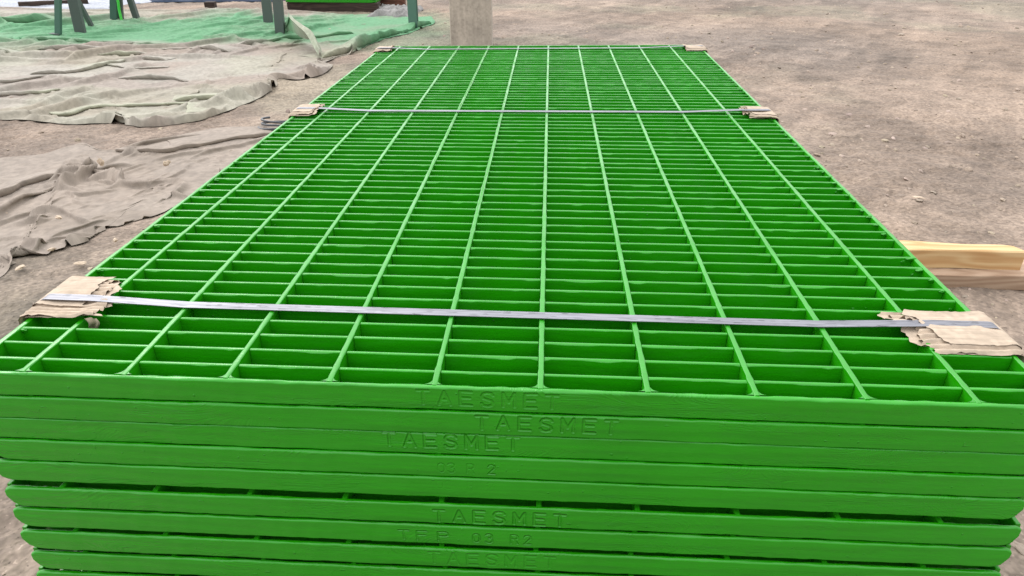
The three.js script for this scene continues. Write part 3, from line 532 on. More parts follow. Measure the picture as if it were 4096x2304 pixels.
const sheetA = dustSheet('painting_sheet', 'large beige dust sheet with green paint stains spread under the trestles', {
  bottom: [[-3.8, -3.5], [-3.354, -3.314], [-2.972, -3.191], [-2.864, -3.207], [-2.693, -3.162], [-2.51, -3.12], [-2.42, -3.155], [-2.243, -3.137], [-2.104, -3.083], [-1.952, -3.117], [-1.837, -3.214], [-1.799, -3.389], [-1.753, -3.579], [-1.725, -3.706], [-1.719, -3.95], [-1.728, -4.095], [-1.784, -4.305], [-1.639, -4.305], [-1.552, -4.456], [-1.548, -4.744], [-1.574, -4.878]],
  right: [[-1.256, -7.721], [-1.141, -7.152], [-1.243, -6.722], [-1.365, -6.334], [-1.459, -6.071], [-1.512, -5.828], [-1.543, -5.523], [-1.644, -5.275], [-1.74, -5.06], [-1.574, -4.878]],
  top: [[-7.6, -8.15], [-7.234, -8.181], [-6.618, -8.291], [-5.987, -8.239], [-5.366, -8.188], [-4.568, -8.148], [-3.782, -8.107], [-3.077, -7.99], [-2.33, -7.809], [-1.822, -7.763], [-1.443, -7.644], [-1.256, -7.721]],
  nu: 230, nv: 250, wr: 0.012, slack: 0.05, gain: 1.15, pin: 0.9, steps: 60, seed: 1501,
  height: facets([
    [[-3.354,-3.314,0.0],[-2.972,-3.191,0.0],[-2.864,-3.207,0.0],[-2.693,-3.162,0.0],[-2.51,-3.12,0.0],[-2.42,-3.155,0.0],[-2.243,-3.137,0.0],[-2.104,-3.083,0.0],[-1.952,-3.117,0.0],[-1.837,-3.214,0.0],[-1.799,-3.389,0.0],[-1.753,-3.579,0.0],[-1.725,-3.706,0.0]],
    [[-3.304,-3.269,0.04],[-2.947,-3.175,0.04],[-2.742,-3.12,0.035],[-2.498,-3.077,0.025],[-2.425,-3.092,0.022],[-2.331,-3.079,0.04],[-2.148,-3.043,0.04],[-2.029,-3.006,0.055],[-1.903,-3.042,0.055],[-1.812,-3.157,0.025],[-1.752,-3.312,0.045],[-1.694,-3.485,0.055],[-1.674,-3.595,0.05]],
    [[-3.119,-3.404,0.015],[-2.886,-3.322,0.015],[-2.684,-3.245,0.02]],
    [[-2.486,-3.076,0.06],[-2.39,-3.186,0.09],[-2.377,-3.266,0.06],[-2.324,-3.309,0.075],[-2.179,-3.328,0.075],[-1.979,-3.303,0.075],[-1.921,-3.232,0.06],[-1.934,-3.213,0.04]],
    [[-2.686,-3.574,0.02],[-2.489,-3.604,0.02],[-2.224,-3.623,0.015],[-2.039,-3.524,0.01],[-1.934,-3.335,0.012]],
    [[-2.362,-3.184,0.045],[-2.161,-3.174,0.05],[-2.043,-3.156,0.045],[-1.967,-3.217,0.025]],
    [[-2.241,-3.593,0.01],[-2.091,-3.544,0.035],[-1.957,-3.525,0.06],[-1.922,-3.635,0.085],[-1.837,-3.759,0.095],[-1.768,-3.903,0.09]],
    [[-2.208,-3.586,0.005],[-2.103,-3.621,0.005],[-2.004,-3.676,0.01],[-1.864,-3.713,0.015],[-1.758,-3.844,0.02]],
    [[-2.199,-3.831,0.015],[-2.194,-4.039,0.02],[-2.099,-4.214,0.03]],
    [[-2.367,-4.44,0.05],[-2.243,-4.18,0.055],[-2.14,-3.959,0.05]],
    [[-2.175,-4.07,0.02],[-2.241,-4.273,0.03],[-2.205,-4.423,0.075],[-2.202,-4.656,0.06]],
    [[-2.21,-4.169,0.025],[-2.149,-4.345,0.05],[-2.074,-4.507,0.04]],
    [[-2.474,-4.583,0.015],[-2.273,-4.152,0.015]],
    [[-2.933,-3.709,0.01],[-2.826,-3.657,0.05],[-2.722,-3.593,0.08],[-2.723,-3.608,0.065],[-2.684,-3.621,0.015]],
    [[-2.865,-3.66,0.01],[-2.797,-3.681,0.03],[-2.725,-3.607,0.015]],
    [[-3.458,-3.623,0.03],[-3.295,-3.657,0.03],[-3.022,-3.63,0.045],[-2.946,-3.642,0.07],[-2.916,-3.67,0.085],[-2.983,-3.788,0.05]],
    [[-3.496,-3.66,0.006],[-3.269,-3.698,0.006],[-3.106,-3.767,0.006],[-3.076,-3.853,0.01],[-3.034,-3.861,0.015]],
    [[-3.017,-3.894,0.03],[-2.974,-3.986,0.055],[-2.769,-3.779,0.045],[-2.667,-3.828,0.055],[-2.624,-3.838,0.02]],
    [[-3.034,-3.931,0.006],[-2.897,-3.9,0.006],[-2.786,-3.934,0.006],[-2.654,-3.864,0.006]],
    [[-3.699,-3.937,0.02],[-3.547,-4.005,0.02],[-3.386,-3.96,0.045],[-3.279,-4.025,0.055],[-3.209,-4.077,0.045],[-3.094,-4.19,0.02]],
    [[-3.716,-3.951,0.004],[-3.532,-4.034,0.005],[-3.476,-4.11,0.005],[-3.406,-4.193,0.007],[-3.317,-4.227,0.005],[-3.207,-4.242,0.005]],
    [[-3.549,-4.33,0.025],[-3.191,-4.19,0.065],[-3.055,-4.185,0.075],[-2.96,-4.24,0.085],[-2.98,-4.459,0.075],[-2.977,-4.75,0.065],[-2.904,-4.745,0.045],[-2.816,-4.801,0.02]],
    [[-3.59,-4.392,0.003],[-3.463,-4.386,0.004],[-3.322,-4.393,0.004],[-3.212,-4.45,0.004],[-3.148,-4.544,0.008],[-3.114,-4.695,0.008],[-3.065,-4.861,0.012],[-2.962,-4.839,0.006]],
    [[-3.595,-4.593,0.01],[-3.409,-4.784,0.012],[-3.373,-5.135,0.01]],
    [[-2.918,-5.158,0.025],[-2.794,-5.138,0.065],[-2.645,-5.126,0.065],[-2.531,-5.259,0.025]],
    [[-2.95,-5.232,0.003],[-2.859,-5.248,0.004],[-2.734,-5.3,0.004],[-2.565,-5.331,0.004]],
    [[-4.349,-4.813,0.05],[-4.157,-4.873,0.05],[-4.088,-4.912,0.055],[-3.86,-4.907,0.065],[-3.553,-4.857,0.065],[-3.376,-4.887,0.065],[-3.174,-4.912,0.055],[-3.105,-5.097,0.03]],
    [[-4.496,-4.984,0.004],[-4.206,-5.033,0.004],[-3.956,-5.023,0.004],[-3.708,-5.078,0.004],[-3.519,-5.103,0.005],[-3.281,-5.112,0.004],[-3.163,-5.197,0.004]],
    [[-4.302,-5.114,0.035],[-4.043,-5.093,0.055],[-3.842,-5.117,0.045],[-3.657,-5.078,0.065],[-3.556,-5.236,0.03]],
    [[-4.399,-5.259,0.003],[-4.285,-5.265,0.003],[-4.115,-5.287,0.003],[-3.887,-5.301,0.004],[-3.732,-5.323,0.004],[-3.63,-5.351,0.004]],
    [[-5.086,-5.779,0.03],[-4.81,-5.775,0.03],[-4.329,-5.71,0.035],[-3.815,-5.626,0.035],[-3.326,-5.525,0.03],[-3.019,-5.658,0.022]],
    [[-5.112,-5.8,0.003],[-4.846,-5.813,0.003],[-4.398,-5.801,0.003],[-3.899,-5.754,0.003],[-3.377,-5.611,0.003],[-3.042,-5.699,0.003]],
    [[-5.937,-6.915,0.05],[-5.524,-6.804,0.09],[-5.307,-6.635,0.07],[-5.07,-6.62,0.05],[-4.917,-6.803,0.03]],
    [[-5.49,-6.722,0.02],[-5.168,-6.703,0.015],[-4.937,-6.824,0.01]],
    [[-4.47,-6.241,0.01],[-4.151,-6.368,0.03],[-3.892,-6.618,0.025],[-3.46,-6.546,0.01]],
    [[-3.942,-6.157,0.008],[-3.502,-6.225,0.01]],
    [[-3.869,-6.98,0.025],[-3.36,-6.78,0.035],[-3.035,-6.983,0.02]],
    [[-3.299,-6.2,0.015],[-2.836,-6.0,0.03],[-2.757,-6.384,0.01]],
    [[-5.224,-7.835,0.015],[-4.695,-7.725,0.02],[-4.333,-7.919,0.01]],
    [[-3.792,-7.505,0.02],[-3.464,-7.521,0.025],[-3.117,-7.411,0.02]],
    [[-2.752,-4.151,0.03],[-2.582,-4.082,0.02],[-2.46,-4.116,0.04],[-2.336,-4.056,0.015]],
    [[-2.755,-4.42,0.03],[-2.641,-4.549,0.02],[-2.408,-4.366,0.03]],
    [[-2.978,-4.559,0.015],[-2.778,-4.611,0.035],[-2.702,-4.839,0.03]],
    [[-3.867,-4.554,0.015],[-3.66,-4.585,0.025],[-3.501,-4.685,0.015]],
    [[-2.561,-3.675,0.01],[-2.44,-3.747,0.025],[-2.297,-3.772,0.015]],
    [[-1.725,-3.706,0.0],[-1.719,-3.95,0.0],[-1.728,-4.095,0.0],[-1.784,-4.305,0.0],[-1.639,-4.305,0.0],[-1.552,-4.456,0.0],[-1.548,-4.744,0.0],[-1.574,-4.878,0.0]],
    [[-1.679,-3.607,0.05],[-1.687,-3.864,0.05],[-1.699,-4.004,0.045],[-1.735,-4.166,0.04]],
    [[-1.746,-4.214,0.04],[-1.616,-4.229,0.035],[-1.528,-4.366,0.035],[-1.525,-4.623,0.03]],
    [[-1.833,-4.023,0.065],[-1.78,-4.056,0.065],[-1.755,-4.177,0.055]],
    [[-1.837,-4.28,0.085],[-1.815,-4.369,0.075],[-1.806,-4.361,0.06]],
    [[-1.979,-4.528,0.03],[-1.932,-4.38,0.025],[-1.91,-4.416,0.025]],
    [[-2.114,-5.31,0.06],[-1.959,-4.794,0.08],[-1.923,-4.63,0.06],[-1.961,-4.623,0.04]],
    [[-2.046,-5.17,0.03],[-1.96,-4.89,0.02],[-1.816,-4.536,0.03]],
    [[-1.866,-4.814,0.02],[-1.733,-4.55,0.035],[-1.675,-4.497,0.025]],
    [[-1.674,-4.694,0.11],[-1.643,-4.468,0.085],[-1.715,-4.514,0.035]],
    [[-1.674,-4.694,0.11],[-1.567,-4.417,0.095],[-1.582,-4.398,0.065]],
    [[-1.544,-4.453,0.055],[-1.515,-4.471,0.045],[-1.626,-4.771,0.03]],
    [[-1.549,-4.373,0.05],[-1.608,-4.379,0.035]],
    [[-2.402,-5.515,0.025],[-2.282,-5.546,0.045],[-2.218,-5.687,0.06]],
    [[-2.424,-5.563,0.005],[-2.323,-5.666,0.008],[-2.29,-5.85,0.01]],
    [[-1.724,-5.125,0.01],[-1.688,-5.098,0.045],[-1.627,-5.316,0.055],[-1.551,-5.503,0.065],[-1.489,-5.53,0.085],[-1.441,-5.506,0.085],[-1.445,-5.603,0.11],[-1.395,-5.56,0.085],[-1.316,-5.587,0.095],[-1.267,-5.855,0.105],[-1.196,-6.133,0.075],[-1.109,-6.382,0.085],[-1.06,-6.629,0.105]],
    [[-1.737,-5.139,0.0],[-1.659,-5.261,0.0],[-1.61,-5.544,0.0],[-1.528,-5.697,0.0],[-1.457,-5.726,0.0],[-1.437,-5.911,0.0],[-1.372,-6.255,0.0],[-1.257,-6.443,0.0],[-1.196,-6.772,0.0],[-1.127,-7.115,0.0],[-1.146,-7.461,0.0]],
    [[-1.79,-5.41,0.015],[-1.743,-5.731,0.02],[-1.664,-5.941,0.03]],
    [[-2.037,-5.873,0.025],[-1.903,-5.862,0.075],[-1.756,-5.968,0.065],[-1.7,-6.021,0.045],[-1.602,-5.833,0.03]],
    [[-2.044,-5.915,0.006],[-1.998,-6.164,0.01],[-1.861,-6.17,0.01],[-1.726,-6.038,0.015]],
    [[-1.667,-6.305,0.055],[-1.576,-5.992,0.04]],
    [[-1.873,-6.476,0.03],[-1.791,-6.263,0.025]],
    [[-1.638,-6.638,0.055],[-1.389,-6.573,0.085],[-1.251,-6.649,0.045]],
    [[-1.65,-6.589,0.025],[-1.481,-6.573,0.03],[-1.412,-6.57,0.04]],
    [[-2.327,-6.563,0.015],[-2.295,-6.638,0.06],[-2.297,-6.742,0.065]],
    [[-2.261,-6.602,0.01],[-2.355,-6.98,0.015]],
    [[-2.665,-7.04,0.015],[-2.231,-6.983,0.025],[-1.946,-7.073,0.015]],
  ], 0.09, -8, -8.6, 0.0125, 560, 460, 2),
  tone: toneA,
});
sheetA.userData.tone = toneA;
foldStrip(sheetA, [[-2.88, -3.36], [-2.66, -3.31], [-2.63, -3.5], [-2.5, -3.56], [-2.15, -3.585], [-2.06, -3.5], [-2.03, -3.36]], { back: 0.1, h: 0.022, lip: 0.03, seed: 2114, clean: 0.85 });
foldStrip(sheetA, [[-2.23, -3.651], [-2.097, -3.7], [-1.95, -3.76], [-1.83, -3.86], [-1.76, -4.0]], { back: 0.22, h: 0.051, lip: 0.035, seed: 2121, clean: 0.85 });
foldStrip(sheetA, [[-3.626, -4.433], [-3.362, -4.432], [-3.27, -4.521], [-3.23, -4.656], [-3.197, -4.812], [-3.17, -5.0], [-2.9, -4.95]], { back: 0.2, h: 0.043, lip: 0.03, seed: 2128, clean: 0.85 });
foldStrip(sheetA, [[-4.0, -3.95], [-3.615, -4.09], [-3.523, -4.196], [-3.473, -4.29], [-3.362, -4.295], [-3.1, -4.279]], { back: 0.12, h: 0.025, lip: 0.02, seed: 2135, clean: 0.85 });
foldStrip(sheetA, [[-3.6, -3.72], [-3.382, -3.764], [-3.161, -3.819], [-3.1, -3.95]], { back: 0.15, h: 0.022, lip: 0.025, seed: 2142, clean: 0.85 });
foldStrip(sheetA, [[-3.244, -5.52], [-3.058, -5.489], [-2.916, -5.53], [-2.585, -5.378]], { back: 0.16, h: 0.043, lip: 0.025, seed: 2163, clean: 0.85 });
foldStrip(sheetA, [[-5.0, -5.3], [-4.395, -5.18], [-4.237, -5.098], [-3.992, -5.075], [-3.728, -5.122], [-3.547, -5.149], [-3.333, -5.177], [-3.203, -5.24]], { back: 0.18, h: 0.047, lip: 0.03, seed: 2170, clean: 0.85 });
foldStrip(sheetA, [[-4.6, -5.33], [-4.271, -5.4], [-4.026, -5.385], [-3.895, -5.42], [-3.639, -5.365]], { back: 0.14, h: 0.034, lip: 0.02, seed: 2177, clean: 0.85 });
foldStrip(sheetA, [[-6.2, -6.05], [-5.18, -5.963], [-4.93, -5.929], [-4.418, -5.886], [-3.926, -5.799], [-3.393, -5.69], [-3.0, -5.72]], { back: 0.3, h: 0.030, lip: 0.018, seed: 2184, clean: 0.85 });
foldStrip(sheetA, [[-2.6, -5.65], [-2.45, -5.85], [-2.3, -6.08], [-2.127, -6.08], [-1.937, -6.3], [-1.8, -6.4]], { back: 0.25, h: 0.051, lip: 0.03, seed: 2219, clean: 0.85 });
foldStrip(sheetA, [[-1.72, -5.15], [-1.6, -5.45], [-1.555, -5.7], [-1.52, -5.9], [-1.45, -6.2], [-1.37, -6.5], [-1.25, -6.8], [-1.15, -7.1]], { back: 0.25, h: 0.076, lip: 0.045, seed: 2226, clean: 0.85 });
foldStrip(sheetA, [[-6.6, -6.9], [-5.8, -6.75], [-5.2, -6.85], [-4.9, -6.8]], { back: 0.3, h: 0.068, lip: 0.03, seed: 2247, clean: 0.85 });
foldStrip(sheetA, [[-3.3, -4.75], [-3.0, -4.62], [-2.75, -4.68]], { back: 0.14, h: 0.025, lip: 0.02, seed: 2254, clean: 0.85 });
foldStrip(sheetA, [[-2.9, -4.25], [-2.6, -4.3], [-2.42, -4.2]], { back: 0.12, h: 0.025, lip: 0.02, seed: 2261, clean: 0.85 });
delete sheetA.userData.tone;
// a loose corner of the sheet, twisted up on itself
{
  const g = sheet(40, 14, (u, v) => {
    const ax = lerp(-2.5, -1.76, u), az = lerp(-6.5, -5.16, u), w = 0.02 + 0.15 * Math.sin(Math.PI * Math.pow(u, 0.8)), s = v - 0.5;
    const tw = 0.9 + u * 1.6, y = 0.11 + 0.07 * Math.sin(Math.PI * u) + Math.sin(tw) * s * w * 1.3 + 0.03 * Math.cos(s * 6) + 0.012 * (vn(u * 9, v * 4, 3) - 0.5) - 0.06 * ss(0.8, 1, u) - 0.06 * ss(0.2, 0, u);
    return [ax + s * w * 1.2 * Math.cos(tw) + 0.02 * Math.sin(u * 9), gh(ax, az) + Math.max(0.015, y), az + s * w * 1.3];
  }, { uv: (u, v, p) => [p[0], p[2]], color: (u, v, p) => { const c = dirtOn(p[0], p[2], [0.52, 0.47, 0.39], 0.4, 1571), k = Math.min(0.8, 0.25 + 0.6 * ss(0.45, 0, u)) * (0.5 + fbm(p[0] * 6, p[2] * 6, 9, 2)); return c.map((q, i) => lerp(q, [0.16, 0.42, 0.2][i], k)); } });
  single('cloth_strip', g, clothMat, 'twisted strip of green stained cloth lying by the trestle leg', 'cloth');
}
const toneB = (x, z, clean = 0) => { const c = dirtOn(x, z, [0.345, 0.285, 0.235], 0.55 * (1 - clean), 1651), st = 0.25 * ss(0.55, 0.7, fbm(x * 4, z * 4, 1661, 3)); return c.map((q, i) => q * (1 - st * [0.5, 0.55, 0.62][i]) * (1 + 0.06 * clean)); };
const sheetB = dustSheet('dust_sheet', 'crumpled dusty beige cloth lying beside the left edge of the stack', {
  bottom: [[-1.9, -1.0], [-1.651, -1.214], [-1.649, -1.34], [-1.667, -1.396], [-1.65, -1.453], [-1.616, -1.526], [-1.589, -1.549], [-1.535, -1.622], [-1.537, -1.702], [-1.505, -1.764], [-1.426, -1.879], [-1.391, -1.965], [-1.345, -2.122]],
  right: [[-1.1, -2.95], [-1.05, -2.5], [-1.345, -2.122]],
  top: [[-2.95, -2.3], [-2.704, -2.399], [-2.497, -2.526], [-2.343, -2.582], [-2.25, -2.76], [-2.075, -2.66], [-1.997, -2.69], [-1.865, -2.80], [-1.689, -2.93], [-1.445, -2.96], [-1.1, -2.95]],
  nu: 160, nv: 160, wr: 0.008, slack: 0.075, gain: 1.7, bendK: 0.3, steps: 45, pin: 0.5, seed: 1601,
  height: facets([
    [[-1.651,-1.214,0.0],[-1.649,-1.34,0.0],[-1.667,-1.396,0.003],[-1.65,-1.453,0.0],[-1.616,-1.526,0.0],[-1.589,-1.549,0.0],[-1.535,-1.622,0.0],[-1.537,-1.702,0.0],[-1.505,-1.764,0.0],[-1.426,-1.879,0.0],[-1.391,-1.965,0.0],[-1.345,-2.122,0.0]],
    [[-1.511,-1.672,0.03],[-1.483,-1.691,0.05],[-1.449,-1.736,0.07],[-1.394,-1.811,0.08],[-1.325,-1.94,0.08],[-1.293,-2.083,0.07]],
    [[-1.606,-1.866,0.035],[-1.587,-1.937,0.04],[-1.505,-2.006,0.04],[-1.41,-2.063,0.05]],
    [[-1.515,-1.587,0.025],[-1.627,-1.628,0.04],[-1.62,-1.619,0.055],[-1.655,-1.753,0.04],[-1.646,-1.788,0.055],[-1.668,-1.835,0.05]],
    [[-1.6,-1.508,0.015],[-1.597,-1.537,0.04],[-1.627,-1.628,0.04]],
    [[-1.612,-1.492,0.06],[-1.66,-1.562,0.075],[-1.664,-1.583,0.055],[-1.644,-1.495,0.04]],
    [[-1.661,-1.496,0.032],[-1.656,-1.468,0.07],[-1.685,-1.447,0.04],[-1.655,-1.39,0.015]],
    [[-1.656,-1.468,0.07],[-1.729,-1.483,0.065],[-1.812,-1.497,0.05]],
    [[-1.854,-1.649,0.045],[-1.817,-1.621,0.035],[-1.731,-1.572,0.04]],
    [[-1.817,-1.621,0.035],[-1.799,-1.64,0.05],[-1.66,-1.562,0.075]],
    [[-1.929,-1.764,0.065],[-1.842,-1.701,0.05],[-1.771,-1.668,0.065],[-1.801,-1.793,0.06],[-1.804,-1.882,0.065]],
    [[-1.814,-1.734,0.035],[-1.826,-1.827,0.03],[-1.825,-1.915,0.04]],
    [[-1.998,-1.758,0.07],[-1.932,-1.775,0.08],[-1.907,-1.843,0.07],[-1.804,-1.882,0.065]],
    [[-1.752,-1.799,0.035],[-1.724,-1.822,0.05],[-1.68,-1.854,0.05]],
    [[-1.546,-1.726,0.03],[-1.611,-1.781,0.045],[-1.619,-1.86,0.045]],
    [[-1.85,-2.051,0.055],[-1.815,-2.032,0.05],[-1.719,-1.99,0.032],[-1.696,-2.022,0.035],[-1.722,-2.183,0.045]],
    [[-1.855,-2.012,0.04],[-1.781,-1.971,0.04],[-1.683,-1.901,0.04]],
    [[-1.959,-2.326,0.13],[-1.932,-2.166,0.09],[-1.935,-2.077,0.04]],
    [[-1.893,-2.101,0.03],[-1.944,-2.21,0.045],[-1.959,-2.277,0.075],[-1.959,-2.326,0.13]],
    [[-1.959,-2.326,0.13],[-1.863,-2.302,0.095],[-1.738,-2.23,0.085],[-1.664,-2.185,0.045],[-1.594,-2.185,0.055],[-1.549,-2.258,0.055],[-1.461,-2.21,0.04]],
    [[-1.912,-2.258,0.06],[-1.873,-2.294,0.04],[-1.787,-2.25,0.025],[-1.715,-2.225,0.015],[-1.683,-2.231,0.02],[-1.572,-2.175,0.02],[-1.523,-2.195,0.02]],
    [[-2.063,-1.831,0.04],[-2.028,-1.897,0.055],[-2.045,-2.007,0.055],[-2.008,-2.091,0.055],[-1.985,-2.137,0.065],[-1.94,-2.126,0.065]],
    [[-2.094,-1.914,0.015],[-2.113,-2.029,0.012],[-2.119,-2.151,0.008],[-2.097,-2.195,0.006],[-2.049,-2.178,0.015],[-2.009,-2.208,0.025]],
    [[-1.981,-2.02,0.045],[-1.989,-2.098,0.04],[-1.939,-2.091,0.035]],
    [[-2.252,-2.01,0.0],[-2.237,-2.162,0.0],[-2.22,-2.263,0.0],[-2.185,-2.344,0.0],[-2.182,-2.484,0.005],[-2.29,-2.78,0.0],[-2.296,-2.823,0.0],[-2.122,-2.704,0.005],[-2.033,-2.65,0.003]],
    [[-2.009,-2.621,0.01],[-1.967,-2.581,0.03],[-1.91,-2.63,0.04],[-1.902,-2.765,0.02]],
    [[-2.011,-2.62,0.003],[-1.889,-2.556,0.02],[-1.77,-2.514,0.03],[-1.741,-2.553,0.035],[-1.688,-2.601,0.04],[-1.588,-2.637,0.05],[-1.486,-2.733,0.04],[-1.39,-2.859,0.02]],
    [[-2.01,-2.617,0.0],[-1.921,-2.606,0.0],[-1.816,-2.588,0.0],[-1.781,-2.633,0.0],[-1.734,-2.697,0.0],[-1.645,-2.761,0.0],[-1.529,-2.817,0.0],[-1.399,-2.875,0.0]],
    [[-1.924,-1.596,0.04],[-1.72,-1.351,0.05]],
  ], 0.05, -3.1, -3.1, 0.008, 270, 270, 1),
  tone: toneB,
});
sheetB.userData.tone = toneB;
foldStrip(sheetB, [[-2.3, -1.9], [-2.148, -2.037], [-2.14, -2.153], [-2.11, -2.25], [-2.05, -2.31]], { back: 0.12, h: 0.043, lip: 0.025, seed: 2321, clean: 0.6 });
foldStrip(sheetB, [[-2.044, -2.672], [-2.015, -2.636], [-1.85, -2.62], [-1.728, -2.624], [-1.608, -2.746], [-1.498, -2.867], [-1.3, -2.95]], { back: 0.2, h: 0.034, lip: 0.018, seed: 2328, clean: 0.6 });
delete sheetB.userData.tone;

// ---------------------------------------------------------------- trestles
const legGreen = mat({ color: lin(0.055, 0.13, 0.095), roughness: 0.6, bumpMap: rep(paintBump, 5, 5), bumpScale: 0.001 });
const legGrey = mat({ color: lin(0.085, 0.105, 0.095), roughness: 0.7, bumpMap: rep(paintBump, 5, 5), bumpScale: 0.001 });
function bar3(name, m, parent, a, b, w, d, roll = 0, angle = false) { // square section, or an angle iron
  const A = V(...a), B = V(...b), L = A.distanceTo(B);
  let g;
  if (angle) { const s = new THREE.Shape(), t = 0.008; s.moveTo(0, 0); s.lineTo(w, 0); s.lineTo(w, t); s.lineTo(t, t); s.lineTo(t, d); s.lineTo(0, d); s.lineTo(0, 0); g = new THREE.ExtrudeGeometry(s, { depth: L, bevelEnabled: false }); g.rotateX(-Math.PI / 2); g.translate(-w / 2, 0, d / 2); } else { g = new RoundedBoxGeometry(w, L, d, 1, 0.004); g.translate(0, L / 2, 0); }
  const o = mesh(name, g, m, parent);
  o.quaternion.setFromUnitVectors(up, B.clone().sub(A).normalize()); o.rotateY(roll); o.position.copy(A); return o;
}
function trestle(label, base, legs, beam) {
  const t = thing('trestle', label, 'trestle', base, 0, 'trestles on the painting sheet');
  const rel = (p) => [p[0] - base[0], p[1] - base[1], p[2] - base[2]];
  for (const [a, b, w, d, roll, m, angle] of legs) { const f = a.slice(); f[1] = gh(a[0], a[2]) + 0.01; bar3('leg', m ?? legGreen, t, rel(f), rel(b), w, d, roll, angle); }
  for (const [a, b, w, d] of beam) bar3('top_beam', legGrey, t, rel(a), rel(b), w, d);
  return t;
}
const braceA = [[-4.40, 0.42, -6.26], [-4.52, 0.42, -7.33]];
const tA = trestle('dark green trestle at far left with splayed legs', [-4.5, 0, -6.7], [
  [[-4.467, 0, -6.067], [-4.30, 0.85, -6.2], 0.048, 0.05, 0.2],
  [[-4.405, 0, -6.313], [-4.36, 0.85, -6.313], 0.091, 0.05, 0.1, legGrey],
  [[-4.563, 0, -6.759], [-4.64, 0.85, -6.5], 0.04, 0.04, 0, legGrey],
  [[-4.635, 0, -7.297], [-4.42, 0.85, -7.297], 0.069, 0.05, 0.2],
  [[-4.595, 0, -7.364], [-4.43, 0.85, -7.364], 0.05, 0.05, 0.2, legGrey],
  [[-4.442, 0, -7.404], [-4.538, 0.85, -7.404], 0.06, 0.05, 0, legGrey],
], [[[-4.40, 0.86, -6.0], [-4.46, 0.86, -7.6], 0.1, 0.08]]);
bar3('brace', legGrey, tA, [braceA[0][0] + 4.5, braceA[0][1], braceA[0][2] + 6.7], [braceA[1][0] + 4.5, braceA[1][1], braceA[1][2] + 6.7], 0.04, 0.04);
mesh('foot_plate', new RoundedBoxGeometry(0.09, 0.02, 0.06, 1, 0.004), legGrey, tA).position.set(-4.487 + 4.5, gh(-4.487, -6.06) + 0.03, -6.06 + 6.7);
trestle('dark green trestle in front of the far grating stack', [-2.68, 0, -6.74], [
  [[-2.858, 0, -7.071], [-2.815, 0.85, -7.071], 0.091, 0.05, 0, legGrey],
  [[-2.502, 0, -6.403], [-2.45, 0.85, -6.403], 0.087, 0.05, 0, legGrey],
], [[[-2.36, 0.86, -6.2], [-2.92, 0.86, -7.3], 0.1, 0.08]]);
trestle('dark green angle iron trestle leg beside the concrete post', [-1.27, 0, -6.86], [
  [[-1.262, 0, -6.86], [-1.262, 0.86, -6.86], 0.14, 0.12, -0.75, legGreen, true],
], [[[-1.26, 0.9, -6.3], [-1.26, 0.9, -7.4], 0.1, 0.08]]);
// strand of bright green cloth by the far legs
single('green_strand', (() => { const c = new THREE.CatmullRomCurve3([V(-4.56, 0.6, -7.28), V(-4.545, 0.35, -7.27), V(-4.52, 0.2, -7.26), V(-4.53, 0.1, -7.26), V(-4.525, gh(-4.5, -7.26) + 0.01, -7.25)]); return new THREE.TubeGeometry(c, 24, 0.014, 8); })(), mat({ color: lin(0.06, 0.55, 0.06), roughness: 0.25 }), 'bright green strand of fabric hanging by the far trestle legs', 'strand');

// ---------------------------------------------------------------- far things
makeGrating('lowest green grating of the far stack on dark timbers', [-2.47, 0.135, -8.03], 0.03, -1, { group: 'gratings in the far stack' });
makeGrating('second green grating from the bottom of the far stack', [-2.465, 0.165, -8.035], 0.03, -1, { group: 'gratings in the far stack' });
makeGrating('third green grating from the bottom of the far stack', [-2.47, 0.195, -8.03], 0.03, -1, { group: 'gratings in the far stack' });
sawnBeam('dark_bearer', 'dark timber bearer under the near end of the far stack', darkWood, [-2.45, 0.052, -8.1], 1.06, 0.105, 0.12, { seed: 21 });
sawnBeam('dark_bearer', 'dark timber bearer under the back of the far stack', darkWood, [-2.45, 0.052, -9.5], 1.0, 0.105, 0.12, { seed: 23 });
sawnBeam('brown_offcut', 'reddish brown timber offcut beside the far stack', woodMaterial(1421, [0.5, 0.34, 0.27], [0.3, 0.19, 0.15], 0.9), [-1.88, 0.08, -8.72], 0.3, 0.16, 0.08, { seed: 25 });
sawnBeam('brown_batten', 'thin dark brown batten on the ground behind the left trestle', darkWood, [-6.1, 0.035, -8.55], 0.75, 0.05, 0.06, { seed: 27, turn: 0.5 });
sawnBeam('brown_block', 'small dark brown block standing alone behind the painting sheet', darkWood, [-4.07, 0.03, -8.45], 0.12, 0.07, 0.09, { seed: 29, turn: 0.1 });
const heap = (name, label, cx, cz, rx, rz, hgt, col, seed) => single(name, sheet(60, 60, (u, v) => {
  const a = u * 2 - 1, b = v * 2 - 1, x = cx + a * rx * (1 + 0.25 * (vn(b * 3, 1, seed) - 0.5)), z = cz + b * rz * (1 + 0.25 * (vn(a * 3, 5, seed) - 0.5)), e = Math.max(Math.abs(a), Math.abs(b));
  return [x, gh(x, z) + 0.006 + hgt * (ridged(a * 2.2, b * 2.2, seed, 3) - 0.35) * ss(1, 0.85, e) + 0.012 * ss(1, 0.97, e), z];
}, { uv: (u, v, p) => [p[0], p[2]], color: (u, v, p) => { const k = 0.85 + 0.35 * (fbm(p[0] * 4, p[2] * 4, seed, 3) - 0.5); return col.map((c) => c * k); } }), clothMat, label, 'cloth');
heap('grey_cloth', 'crumpled grey cloth on the ground beside the far stack', -1.70, -8.02, 0.24, 0.42, 0.09, [0.32, 0.305, 0.29], 1701);
heap('white_sheet', 'pale bluish plastic sheet spread at the far left', -6.9, -8.95, 1.6, 0.62, 0.06, [0.55, 0.57, 0.63], 1711);
heap('blue_sheet', 'dark blue sheet spread behind the left trestle', -4.3, -9.35, 0.95, 0.3, 0.07, [0.05, 0.075, 0.13], 1721);

